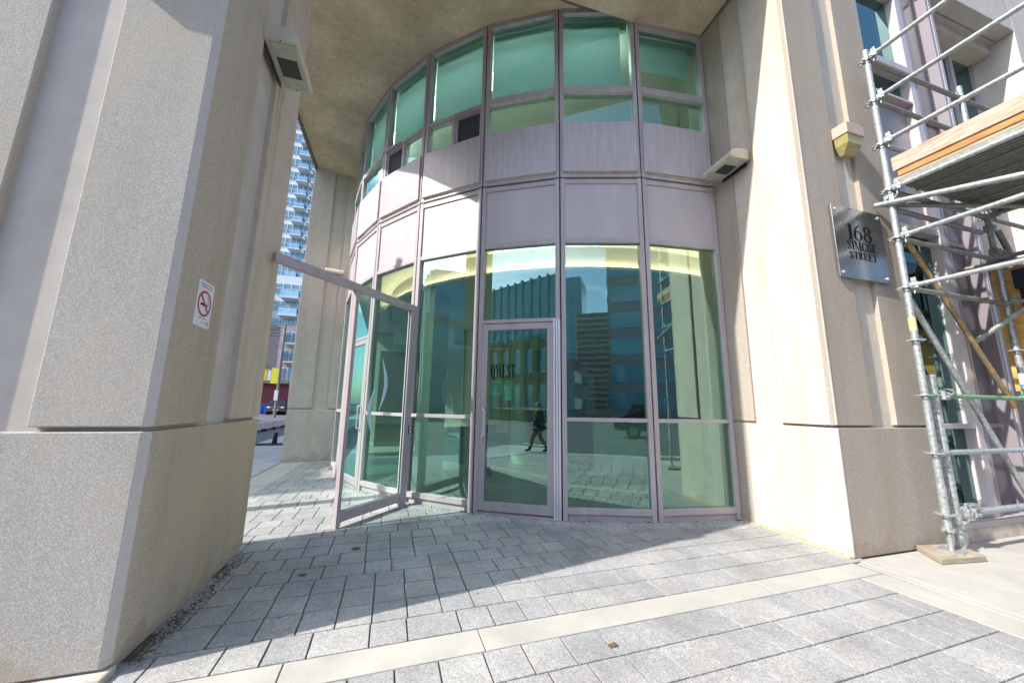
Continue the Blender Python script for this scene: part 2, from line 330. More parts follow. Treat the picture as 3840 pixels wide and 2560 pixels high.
# ground
m, n, p = new_mat('speckled granite paver'); M['paver'] = m; p.inputs['Roughness'].default_value = .75; p.inputs['Specular IOR Level'].default_value = .3
v = coords(n); g = n.nodes.new('ShaderNodeNewGeometry')
vo = nd(n, 'ShaderNodeTexVoronoi', i_Scale=190); n.links.new(v, vo.inputs['Vector']); sp = nd(n, 'ShaderNodeSeparateColor'); n.links.new(vo.outputs['Color'], sp.inputs[0])
r_ = ramp(n, [(0, (.21, .205, .20)), (.2, (.29, .285, .28)), (.55, (.35, .345, .337)), (.8, (.39, .382, .37)), (1, (.46, .45, .435))]); n.links.new(sp.outputs[0], r_.inputs[0])
isl = ramp(n, [(0, (.89, .90, .92)), (.35, (.96, .97, .99)), (.6, (1.0, .985, .975)), (1, (1.07, 1.06, 1.04))]); n.links.new(g.outputs['Random Per Island'], isl.inputs[0])
c = mixc(n, 1, r_.outputs[0], isl.outputs[0], 'MULTIPLY')
t = nd(n, 'ShaderNodeTexNoise', i_Scale=1.6, i_Detail=9, i_Roughness=.7); n.links.new(v, t.inputs['Vector']); r2 = ramp(n, [(.35, .74), (.62, 1.08)]); n.links.new(t.outputs[0], r2.inputs[0])
c = mixc(n, 1, c, r2.outputs[0], 'MULTIPLY')
t4 = nd(n, 'ShaderNodeTexNoise', i_Scale=30, i_Detail=5, i_Roughness=.7); n.links.new(v, t4.inputs['Vector']); r4 = ramp(n, [(.3, .85), (.7, 1.1)]); n.links.new(t4.outputs[0], r4.inputs[0])
c = mixc(n, 1, c, r4.outputs[0], 'MULTIPLY'); gm = nd(n, 'ShaderNodeTexVoronoi', i_Scale=3.1); n.links.new(v, gm.inputs['Vector']); gr = ramp(n, [(.035, .45), (.055, 1)]); n.links.new(gm.outputs['Distance'], gr.inputs[0]); c = mixc(n, .8, c, mixc(n, 1, c, gr.outputs[0], 'MULTIPLY'))
n.links.new(c, p.inputs['Base Color'])
b = nd(n, 'ShaderNodeBump', i_Strength=.35, i_Distance=.003); n.links.new(t4.outputs[0], b.inputs['Height']); n.links.new(b.outputs[0], p.inputs['Normal'])
def slab(name, base, crack=True):
    m, n, p = new_mat(name); p.inputs['Roughness'].default_value = .85; p.inputs['Specular IOR Level'].default_value = .25
    v = coords(n); t = nd(n, 'ShaderNodeTexNoise', i_Scale=2.4, i_Detail=9, i_Roughness=.62); n.links.new(v, t.inputs['Vector'])
    r = ramp(n, [(.3, .82), (.7, 1.08)]); n.links.new(t.outputs[0], r.inputs[0]); c = mixc(n, 1, base, r.outputs[0], 'MULTIPLY')
    f = nd(n, 'ShaderNodeTexNoise', i_Scale=150, i_Detail=3); n.links.new(v, f.inputs['Vector']); fr = ramp(n, [(.3, .9), (.7, 1.08)]); n.links.new(f.outputs[0], fr.inputs[0]); c = mixc(n, 1, c, fr.outputs[0], 'MULTIPLY')
    sp = nd(n, 'ShaderNodeTexVoronoi', i_Scale=9); n.links.new(v, sp.inputs['Vector']); pr = ramp(n, [(.03, .45), (.06, 1)]); n.links.new(sp.outputs['Distance'], pr.inputs[0]); c = mixc(n, .6, c, mixc(n, 1, c, pr.outputs[0], 'MULTIPLY'))
    n.links.new(c, p.inputs['Base Color'])
    b = nd(n, 'ShaderNodeBump', i_Strength=.2, i_Distance=.004); n.links.new(f.outputs[0], b.inputs['Height']); n.links.new(b.outputs[0], p.inputs['Normal'])
    return m
M['slab'] = slab('pale concrete slab', (.42, .40, .36))
M['slab_b'] = slab('grey concrete walk', (.36, .37, .38))
M['joint'] = plain('sandy joint', (.15, .13, .105), .95, var=.4, scale=30, bump=.5, bscale=120)
M['asphalt'] = plain('asphalt', (.085, .09, .095), .85, var=.3, scale=2.5, bump=.4, bscale=150)
M['paint'] = plain('worn road paint', (.62, .62, .60), .8, var=.35, scale=20)
M['dirt'] = plain('gritty dirt', (.13, .105, .07), .95, var=.5, scale=60, bump=.8, bscale=200)
M['salt'] = plain('white salt crust', (.66, .68, .72), .9, var=.3, scale=60)
M['ochre'] = plain('ochre sealant', (.56, .43, .24), .8, var=.3, scale=20)
M['leaf'] = plain('dead leaf', (.16, .085, .035), .8)
# far buildings
M['tower_w'] = plain('white tower concrete', (.55, .59, .63), .7)
M['tower_g'] = plain('tower blue glass', (.13, .23, .30), .08, spec=.9)
M['grey_br'] = plain('grey brick', (.16, .15, .16), .85, var=.2, scale=3)
M['mauve_br'] = plain('pale brick', (.34, .30, .32), .85, var=.2, scale=3)
M['yellow'] = plain('yellow panel', (.62, .42, .02), .6)
M['maroon'] = plain('maroon shopfront', (.20, .035, .05), .6)
M['car'] = plain('dark car paint', (.015, .017, .03), .2, spec=.8)
M['car_glass'] = plain('dark car glass', (.01, .012, .015), .05, spec=.8)
M['rubber'] = plain('tyre rubber', (.015, .015, .015), .8)
M['rim'] = plain('alloy rim', (.4, .4, .42), .3, metal=.8)
M['lampw'] = plain('clear headlamp', (.7, .7, .75), .15)
M['redl'] = plain('red tail lamp', (.5, .02, .02), .2)
M['blue_bin'] = plain('blue bin plastic', (.02, .10, .45), .5)
M['pole'] = plain('timber pole', (.20, .17, .14), .85, var=.3, scale=8)
M['banner'] = plain('yellow banner', (.75, .70, .05), .7)
M['olive'] = plain('olive yellow cladding', (.27, .235, .11), .7, var=.12, scale=1.5)
M['office'] = plain('office blue glass', (.10, .30, .40), .05, spec=1)
M['dkslat'] = plain('dark concrete', (.16, .17, .16), .8)
M['slat'] = plain('pale slab edge', (.34, .34, .32), .8)
# ------------------------------------------------------------------ ground
g = MB(); g.add([(-600, -600, -.13), (600, -600, -.13), (600, 600, -.13), (-600, 600, -.13)], [(0, 1, 2, 3)])
tag(g.build('road', M['asphalt']), kind='structure')
ROT = R(1.3); PO = Vector((0, -.105))
def pq(p, q): return (PO[0]+p*math.cos(ROT)-q*math.sin(ROT), PO[1]+p*math.sin(ROT)+q*math.cos(ROT))
# walk bed under the pavers, one sheet, kerbs as real steps
g = MB(); g.prism([(-1.10, -4.3), (40, -3.5), (40, 14), (-1.10, 14)], -.129, -.010)
tag(g.build('pavement_bed', M['joint']), kind='structure')
CX, CY, RAD = 5.327, 6.571, 5.349
def inside_build(x, y, pad=.02):
    if math.hypot(x-CX, y-CY) < RAD-.12: return True
    if x > CX and y > 1.2: return True
    if -1.04 < x < -.06 and .05 < y < 1.55: return True
    if x > 5.24 and y > .12: return True
    return False
g = MB()
def paver(p0, p1, q0, q1, z):
    gp = .0042; c = pq((p0+p1)/2, (q0+q1)/2)
    if inside_build(*c): return
    ch = .0018; i0, i1, j0, j1 = p0+gp, p1-gp, q0+gp, q1-gp
    i0 += rnd.uniform(0, .002); j0 += rnd.uniform(0, .002); tl = [rnd.uniform(-.0012, .0012) for _ in range(4)]
    lo = [pq(i0, j0), pq(i1, j0), pq(i1, j1), pq(i0, j1)]; hi = [pq(i0+ch, j0+ch), pq(i1-ch, j0+ch), pq(i1-ch, j1-ch), pq(i0+ch, j1-ch)]
    vs = [(a[0], a[1], -.012) for a in lo]+[(a[0], a[1], z-.002) for a in lo]+[(a[0], a[1], z+tl[k]) for k, a in enumerate(hi)]
    fs = [(8, 9, 10, 11)]+[(k, (k+1) % 4, 4+(k+1) % 4, 4+k) for k in range(4)]+[(4+k, 4+(k+1) % 4, 8+(k+1) % 4, 8+k) for k in range(4)]
    g.add(vs, fs)
def field(pmin, pmax, q0, q1, rows, first, off):
    dq = (q1-q0)/rows
    for k in range(rows):
        x = pmin
        base = first+off*(k % 2)+rnd.choice((0, 0, .1, .12))*(1 if rnd.random() < .4 else 0)
        xs = [pmin]; t = base
        while t < pmax-.06:
            if t > pmin+.06: xs.append(t)
            t += rnd.choice((.205, .205, .21, .215, .305)) if off else rnd.choice((.215, .215, .225, .22, .235))
        xs.append(pmax)
        for a, b_ in zip(xs[:-1], xs[1:]): paver(a, b_, q0+dq*k, q0+dq*(k+1), 0)
field(-.64, 5.60, 0.0, 7.52, 32, -.64+.155, .105)
field(-1.09, 4.80, -.21-.238*17, -.21, 17, -1.09+.2, 0)
tag(g.build('paving_stones', M['paver']), kind='structure')
# pale concrete strips
g = MB()
def strip(ps, q0, q1):
    for a, b_ in zip(ps[:-1], ps[1:]): g.prism([pq(a+.003, q0+.004), pq(b_-.003, q0+.004), pq(b_-.003, q1-.006), pq(a+.003, q1-.006)], -.012, .001)
strip([-1.09, .765, 1.765, 3.93, 5.08], -.21, 0)
def stripx(x0, x1, ys):
    for a, b_ in zip(ys[:-1], ys[1:]): g.box(x0+.004, x1-.004, a+.004, b_-.004, -.012, .001)
tag(g.build('concrete_strip', M['slab'], bevel=.003, seg=1), kind='structure')
g = MB()
g.prism([pq(4.806, -.216-1.45), pq(5.075, -.216-1.45), pq(5.08, -.214), pq(4.806, -.214)], -.012, .001)
g.prism([pq(4.806, -4.2), pq(5.06, -4.2), pq(5.075, -.222-1.45), pq(4.806, -.222-1.45)], -.012, .001)
g.box(5.20, 9.4, -1.75, .04, -.012, .0)
g.box(9.408, 13.4, -1.75, .04, -.012, .0); g.box(9.408, 13.4, .048, .9, -.012, .0)
g.prism([(5.10, -3.4), (9.4, -3.4), (9.4, -1.758), (5.12, -1.758)], -.012, .0)
g.prism([(5.125, -1.75), (5.192, -1.75), (5.192, -.005), (5.118, -.005)], -.012, .0)
g.box(13.408, 40, -3.2, .9, -.012, 0)
g.box(9.408, 13.4, -3.2, -1.758, -.012, 0)
g.box(-1.10, -.655, -.0, 3.7, -.012, .001); g.box(-1.10, -.655, 3.708, 8.0, -.012, .001)
tag(g.build('concrete_walk', M['slab'], bevel=.003, seg=1), kind='structure')
g = MB()
yy = -4
while yy < 44:
    g.box(-1.93, -1.135, yy+.006, yy+2.4-.006, -.129, -.004); g.box(-2.75, -1.942, yy+.006, yy+2.4-.006, -.129, -.006); yy += 2.4
g.box(-3.0, -2.757, -4, 44.4, -.129, -.012)
tag(g.build('side_walk', M['slab_b'], bevel=.004, seg=1), kind='structure')
g = MB(); g.prism([(-3.0, -4.6), (40, -3.8), (40, -3.5), (-3.0, -4.3)], -.129, -.008)
tag(g.build('kerb', M['slab'], bevel=.01), kind='structure')
g = MB()
for k in range(9): g.box(-4.6-k*.9, -4.15-k*.9, -3.6, -.6, -.129, -.126)
for x in (-9.5, -3.3): g.box(x-.06, x+.06, -60, -5, -.129, -.126) if x < -5 else None
for k in range(30): g.box(-7.3, -7.15, 4+k*5, 6.6+k*5, -.129, -.126)
for k in range(20): g.box(-2+k*6, 1+k*6, -9.0, -8.88, -.129, -.126)
tag(g.build('road_markings', M['paint']), kind='structure')
# grit against the pillar foot, salt crust along the glazing, ochre sealant line
def heap(name, pts, mat, n, spread, size, label, cat):
    h = MB(); rr = random.Random(hash(name) % 1000)
    for _ in range(n):
        i = rr.randrange(len(pts)-1); t = rr.random(); x = pts[i][0]*(1-t)+pts[i+1][0]*t; y = pts[i][1]*(1-t)+pts[i+1][1]*t
        nx, ny = rr.gauss(0, spread), rr.gauss(0, spread); s = size*rr.uniform(.4, 1.3); a = rr.uniform(0, 3.14)
        P = [(x+nx+s*rr.uniform(.6, 1.3)*math.cos(a+k*1.57), y+ny+s*rr.uniform(.6, 1.3)*math.sin(a+k*1.57), .0004) for k in range(4)]
        P.append((x+nx, y+ny, s*rr.uniform(.3, .8))); h.add(P, [(0, 1, 4), (1, 2, 4), (2, 3, 4), (3, 0, 4)])
    o = h.build(name, mat); tag(o, label, cat, kind='stuff'); return o
heap('grit', [(.05, .10), (.05, .5), (.06, 1.0), (.03, 1.55)], M['dirt'], 900, .028, .007, 'dark grit gathered along the foot of the near pillar', 'dirt')
def arc(deg, r=RAD): return (CX+r*math.cos(R(deg)), CY+r*math.sin(R(deg)))
A0, DA = -161.405, 11.755
def mang(k): return A0+DA*(k-1)          # angle of joint k
heap('salt_crust', [arc(mang(1.6)+i*1.5, RAD+.09) for i in range(44)], M['salt'], 2600, .07, .0065, 'white salt and plaster crumbs scattered along the foot of the curved glazing', 'residue')
# ------------------------------------------------------------------ pillars
def shaft(polyfn, zs): pass
def pillar_mesh(name, base_poly, core_poly, shaft_panels, floors, zj=(1.132, 1.160), ztop=12, mats=None, z0=.05):
    return None
Z0, ZJ0, ZJ1, ZT = .045, 1.134, 1.158, 12.0
CH = .022
def chamfer(pts, k=CH):
    out = []; n = len(pts)
    for i in range(n):
        p, a, b_ = Vector(pts[i]), Vector(pts[i-1]), Vector(pts[(i+1) % n])
        out += [tuple(p+(a-p).normalized()*k), tuple(p+(b_-p).normalized()*k)]
    return out
# near left pillar (corner of the building): x -1.1..0, y 0..1.62
pl = empty('concrete_pillar', (-.55, .8, 0), 'large grey pebbled concrete pillar nearest the camera, carrying the no smoking sign', 'pillar', 'concrete pillars round the entrance')
x0, x1, y0, y1 = -1.1, 0.0, 0.0, 1.62
g = MB(); g.prism(chamfer([(x0, y0), (x1, y0), (x1, y1), (x0, y1)], .03), Z0, ZJ0); by_normal(g); g.build('base', [M['agg'], M['agg_s'], M['smooth_g']], pl, bevel=.006)
g = MB(); g.box(x0+.02, x1-.02, y0+.02, y1-.02, -.012, Z0+.01); g.prism([(x0-.05, y0-.055), (x1+.012, y0-.055), (x1+.012, y0+.06), (x0-.05, y0+.06)], -.012, .034); g.build('plinth', M['smooth_g'], pl, bevel=.012)
g = MB(); D = .045
# recessed core seen in the grooves and the joint
g.box(x0+D, x1-D, y0+D, y1-D, Z0+.02, ZT)
g.build('groove_lining', M['smooth_g'], pl)
g = MB(); g.prism([(-.49, .0), (-.03, .0), (0, .03), (0, .595), (-.03, .595), (-.03, .56), (-.44, .56), (-.44, .09), (-.49, .09)], ZJ1, ZT); by_normal(g); g.build('face_panel', [M['agg'], M['agg_s'], M['smooth_g']], pl, bevel=.006)
g = MB(); g.prism([(-.80, .0), (-.80, .09), (x0+.1, .09), (x0+.1, .6), (x0, .6), (x0, .03), (x0+.03, 0)], ZJ1, ZT); g.build('face_panel', M['agg'], pl, bevel=.006)
g = MB(); g.prism([(0, .966), (0, y1-.03), (-.03, y1), (x0+.03, y1), (x0, y1-.03), (x0, .966), (x0+.1, .966), (x0+.1, 1.5), (-.08, 1.5), (-.08, .966)], ZJ1, ZT); g.build('face_panel', M['smooth_l'], pl, bevel=.006)
# right pillar: x 5.161..6.575, y .062..1.25
pr_ = empty('concrete_pillar', (5.85, .6, 0), 'tall buff concrete pillar with a sunlit cream side, carrying the steel address plate', 'pillar', 'concrete pillars round the entrance')
def rv(t): return 5.161+.072*(t-.062)       # reveal face, slightly splayed
yf, yb, xr = .062, 1.235, 6.575
g = MB(); g.prism([(rv(yf)+.035, yf), (xr, yf), (xr, yb+.4), (rv(yb), yb+.4), (rv(yb), yb), (rv(yf)+.001, yf+.035)], .0, ZJ0, 0); g.build('base', M['agg_r'], pr_, bevel=.006)
g = MB()
for z0, z1 in ((.012, ZJ0-.006), (ZJ1+.006, ZT)):
    g.prism([(rv(yf)+.0345, yf-.004), (rv(yf)+.052, yf-.004), (rv(yf)+.052, yf+.02), (rv(yf)+.03, yf+.057), (rv(yf)-.001, yf+.057), (rv(yf)-.004, yf+.036)], z0, z1)
g.build('corner_strip', M['smooth'], pr_, bevel=.003)
g = MB(); g.prism([(rv(yf)+.05, yf+D), (xr-.02, yf+D), (xr-.02, yb+.3), (rv(yb)+D, yb+.3), (rv(yf)+D, yf+.05)], .02, ZT); g.build('groove_lining', M['smooth'], pr_)
g = MB(); g.prism([(rv(yf)+.03, yf), (5.724, yf), (5.724, yf+.09), (rv(.5)+.1, yf+.09), (rv(.5)+.1, .6), (rv(.6), .6), (rv(yf), yf+.03)], ZJ1, ZT); g.build('face_panel', M['agg_r'], pr_, bevel=.005)
g = MB(); g.prism([(6.067, yf), (xr, yf), (xr, .6), (6.15, .6), (6.15, yf+.09), (6.067, yf+.09)], ZJ1, ZT); g.build('face_panel', M['agg_r'], pr_, bevel=.005)
g = MB(); g.prism([(rv(.93), .93), (rv(.93)+.08, .93), (rv(.93)+.08, yb+.35), (rv(yb), yb+.35), (rv(yb), yb)], ZJ1, ZT); g.build('face_panel', M['agg_r'], pr_, bevel=.005)
g = MB(); g.prism([(rv(.12)-.0035, .122), (rv(.12)+.03, .122), (rv(.59)+.03, .59), (rv(.59)-.0035, .59)], ZJ1, 12); g.prism([(rv(.122)-.0035, .122), (rv(.122)+.03, .122), (rv(1.)+.03, 1.04), (rv(1.)-.003, 1.04)], .02, ZJ0-.004)
g.build('smooth_facing', M['smooth'], pr_, bevel=.003)
g = MB(); g.path([(rv(1.235)-.004, 1.235, .004), (rv(.07)-.006, .07, .004)], .011, 6); tag(g.build('sealant_line', M['ochre'], pr_), 'ochre sealant bead along the pillar foot')
# far pillar
pf = empty('concrete_pillar', (-.6, 7.2, 0), 'plain beige concrete pillar farther back, left of the curved glazing', 'pillar', 'concrete pillars round the entrance')
def ff(s, d=0):      # along its front face from the left corner
    a = math.atan2(7.14-6.93, .91); return (-1.12+s*math.cos(a)-d*math.sin(a)*1, 6.93+s*math.sin(a)+d*math.cos(a))
g = MB(); g.prism([ff(0), ff(1.12), ff(1.12, .5), ff(0, .9)], .0, ZJ0); g.build('base', M['smooth'], pf, bevel=.008)
g = MB(); g.prism([ff(.03, .05), ff(1.1, .05), ff(1.1, .5), ff(.03, .8)], .02, 7.2); g.build('groove_lining', M['smooth'], pf)
g = MB(); g.prism([ff(0), ff(.47), ff(.47, .09), ff(.1, .09), ff(.1, .9), ff(0, .9)], ZJ1, 7.2); g.build('face_panel', M['smooth'], pf, bevel=.005)
g = MB(); g.prism([ff(.80), ff(1.12), ff(1.12, .4), ff(.9, .4), ff(.9, .09), ff(.80, .09)], ZJ1, 7.2); g.build('face_panel', M['smooth'], pf, bevel=.005)
# ------------------------------------------------------------------ soffit and the building over the entrance
ov = empty('overhead_storey', (2, 3, 7), 'upper storey resting on the pillars, with a brown stucco underside over the entrance', 'building')
g = MB(); g.prism([(-1.07, 1.60), (5.6, 1.60), (5.6, 1.40), (9, 1.40), (9, 9), (-1.07, 9)], 7.072, 7.25); g.build('soffit', M['soffit'], ov)
g = MB(); g.box(-1.12, -1.073, 1.62, 7.4, 6.99, 7.4); g.build('soffit_edge_trim', M['in_dark'], ov)
g = MB(); g.prism([(-.0, .12), (4.155, .12), (4.155, 1.36), (-.0, 1.45)], 6.80, 7.068); g.prism([(4.163, .12), (5.17, .12), (5.24, 1.30), (4.163, 1.34)], 6.825, 7.068); g.build('edge_beam', M['soffit'], ov, bevel=.008)
g = MB(); g.box(.01, 5.15, .04, .115, 6.78, 12); g.box(-1.1, 12, .3, 9, 7.26, 12); g.build('upper_wall', M['smooth'], ov)
g = MB(); g.box(-1.09, -.02, 1.63, 9, 7.42, 12); g.build('upper_wall', M['smooth'], ov)
g = MB(); g.path([(rv(1.2)-.005, 1.2, 6.81), (rv(.1)-.005, .15, 6.81)], .008, 6); g.build('sealant', M['in_dark'], ov)
# ------------------------------------------------------------------ curved curtain wall
cw = empty('curtain_wall', (CX-3.6, CY-3.9, 0), 'curved two storey wall of green glass and mauve metal panels', 'glass wall')
def bay(k):
    a, b_ = Vector((*arc(mang(k)), 0)), Vector((*arc(mang(k+1)), 0)); L = (b_-a).length; u = (b_-a)/L; return a, u, Vector((-u[1], u[0], 0)), L      # third: inward normal
MET, PAN = M['metal'], M['panel']
for k in range(-1, 7):
    o, u, n_, L = bay(k)
    X0, X1 = .010, L-.010; G0, G1 = .066, L-.066
    isdoor = k in (4, 1); split = k in (2, 3)
    fl = 6.985 if k >= 5 else 7.06
    if k >= 6: fl = 6.80
    def B(m_, a0, a1, d0, d1, z0, z1): m_.obox(o, u, n_, a0, a1, d0, d1, z0, z1)
    topz = 6.83 if k >= 6 else 7.075
    # vertical frame pair
    f = MB()
    for a0, a1 in ((X0, G0), (G1, X1)):
        B(f, a0, a1, 0, .11, 0, 4.318); B(f, a0, a1, .008, .12, 4.342, topz)
    f.build('mullion', MET, cw, bevel=.003, seg=1)
    f = MB(); B(f, -.012, .012, .02, .10, 0, topz); f.build('gasket', M['frame_dark'], cw)
    # rails
    f = MB()
    if not isdoor:
        B(f, G0, G1, .004, .10, .070, .140); B(f, G0, G1, .004, .10, 1.118, 1.164)
    else:
        B(f, G0-.056, G1, .006, .10, 2.352, 2.40)
    B(f, G0, G1, .004, .10, 3.400, 3.462); B(f, G0, G1, .004, .10, 4.244, 4.300); B(f, X0, X1, .012, .10, 4.302, 4.316)
    B(f, X0, X1, .006, .11, 4.344, 4.372); B(f, G0, G1, .014, .11, 4.374, 4.40)
    if not split: B(f, G0, G1, -.012, .12, 5.636, 5.735)
    else:
        B(f, G0, G1, .0, .12, 5.655, 5.70)
        mid = (G0+G1)/2; B(f, mid-.024, mid+.024, .0, .12, 5.16, 5.655)
    B(f, G0, G1, .0, .12, topz-.085, topz)
    f.build('rail', MET, cw, bevel=.003, seg=1)
    if not isdoor:
        f = MB(); B(f, G0, G1, .035, .10, 0, .068); f.build('kick_plate', MET, cw)
    # lower and upper spandrel panels
    f = MB(); B(f, G0+.002, G1-.002, .022, .09, 3.464, 4.242); f.build('spandrel_panel', M['panel_low'], cw)
    f = MB(); B(f, .040, L-.045, -.022, .02, 4.412, 5.160); f.build('spandrel_panel', PAN, cw, bevel=.004)
    # glass
    def pane(a0, a1, z0, z1, mat, name='window_pane', d=.045):
        q = MB(); B(q, a0, a1, d, d+.006, z0, z1)
        # a pane is a single sheet
        q = MB(); P = [o+u*a0+n_*d, o+u*a1+n_*d]; q.add([(*P[0][:2], z0), (*P[1][:2], z0), (*P[1][:2], z1), (*P[0][:2], z1)], [(0, 1, 2, 3)])
        return q.build(name, mat, cw)
    if isdoor: pane(G0, G1, 2.40, 3.40, M['glass'])
    else: pane(G0, G1, .14, 1.118, M['glass']); pane(G0, G1, 1.164, 3.40, M['glass'])
    if not split: pane(G0, G1, 5.12, 5.636, M['glass_up']); pane(G0, G1, 5.735, topz-.085, M['glass_up'], d=.06)
    else:
        pane(G0, G1, 5.70, topz-.085, M['glass_up'], d=.06)
        darkleft = (k == 2)
        for s, (a0, a1) in enumerate(((G0, mid-.024), (mid+.024, G1))):
            vent = (s == 0) == darkleft
            if vent:
                q = MB(); B(q, a0+.03, a1-.03, .07, .075, 5.2, 5.62); q.build('insect_screen', M['insect'], cw)
                q = MB(); B(q, a0, a0+.03, .03, .10, 5.16, 5.655); B(q, a1-.03, a1, .03, .10, 5.16, 5.655); B(q, a0, a1, .03, .10, 5.62, 5.654); q.build('vent_frame', MET, cw)
                # tilted open sash
                q = MB(); q.obox(o, u, n_, a0+.004, a1-.004, -.055, -.02, 5.632, 5.65); q.build('open_sash', MET, cw)
            else:
                pane(a0+.025, a1-.025, 5.17, 5.63, M['glass_up'])
                q = MB(); B(q, a0, a0+.025, .03, .10, 5.16, 5.655); B(q, a1-.025, a1, .03, .10, 5.16, 5.655); B(q, a0, a1, .03, .10, 5.63, 5.654); q.build('vent_frame', MET, cw)
    # roller blinds
    zb = {6: 6.15, 5: 5.79}.get(k, 5.745)
    ztb = topz-.19
    a1b = L-.18 if k in (5, 6) else L-.075
    a0b = .072
    q = MB(); B(q, a0b, a1b, .135, .139, zb, ztb); q.build('roller_blind', M['blind'], cw)
    q = MB(); B(q, G0, G1, .16, .22, topz-.22, topz-.05); q.build('blind_pelmet', M['in_ceil'], cw)
# door leaves in bays 4 and 1
def door(k, fins):
    o, u, n_, L = bay(k)
    def B(m_, a0, a1, d0, d1, z0, z1, m=0): m_.obox(o, u, n_, a0, a1, d0, d1, z0, z1, m)
    X0, X1 = .068, L-.10 if fins else L-.07
    f = MB(); B(f, X0, X0+.075, .0, .045, .04, 2.34); B(f, X1-.075, X1, .0, .045, .04, 2.34); B(f, X0+.075, X1-.075, .0, .045, 2.262, 2.34); B(f, X0+.075, X1-.075, .0, .045, .04, .145)
    dr = f.build('door', MET, cw, bevel=.003)
    q = MB(); P = [o+u*(X0+.075)+n_*.022, o+u*(X1-.075)+n_*.022]; q.add([(*P[0][:2], .145), (*P[1][:2], .145), (*P[1][:2], 2.262), (*P[0][:2], 2.262)], [(0, 1, 2, 3)]); q.build('door_pane', M['glass'], dr)
    f = MB(); B(f, .066, L-.066, -.02, .08, 0, .022); f.build('threshold', MET, cw)
    # D handle outside, push bar inside
    hx = X0+.035; f = MB()
    if not fins: hx = X1-.035
    sg = 1
    pts = [o+u*hx+n_*0+Vector((0, 0, 1.252)), o+u*(hx+.005*sg)+n_*-.045+Vector((0, 0, 1.252)), o+u*(hx+.028*sg)+n_*-.062+Vector((0, 0, 1.235)), o+u*(hx+.035*sg)+n_*-.065+Vector((0, 0, 1.20)),
           o+u*(hx+.035*sg)+n_*-.065+Vector((0, 0, .955)), o+u*(hx+.028*sg)+n_*-.062+Vector((0, 0, .92)), o+u*(hx+.005*sg)+n_*-.045+Vector((0, 0, .903)), o+u*hx+n_*0+Vector((0, 0, .903))]
    f.path(pts, .0125, 12)
    for q_ in pts[1:-1]: f.blob(q_, .0125, .0125, .0125, 6)
    f.build('handle', M['handle'], dr, smooth=True)
    f = MB(); p0 = o+u*(X0+.06)+n_*.085+Vector((0, 0, 1.252)); p1 = o+u*(X1-.06)+n_*.085+Vector((0, 0, 1.252)); f.tube(p0, p1, .013); f.tube(p0, p0-n_*.05, .01); f.tube(p1, p1-n_*.05, .01); f.build('push_bar', M['handle'], dr)
    return dr, o, u, n_, L
d1, do, du, dn, dL = door(4, True)
f = MB()
for i in range(3): f.obox(do, du, dn, 1.000+i*.031, 1.026+i*.031, -.030+i*.004, .05, .004, 2.375)
f.build('sliding_track_fin', M['brushed'], cw, bevel=.004)
door(1, False)
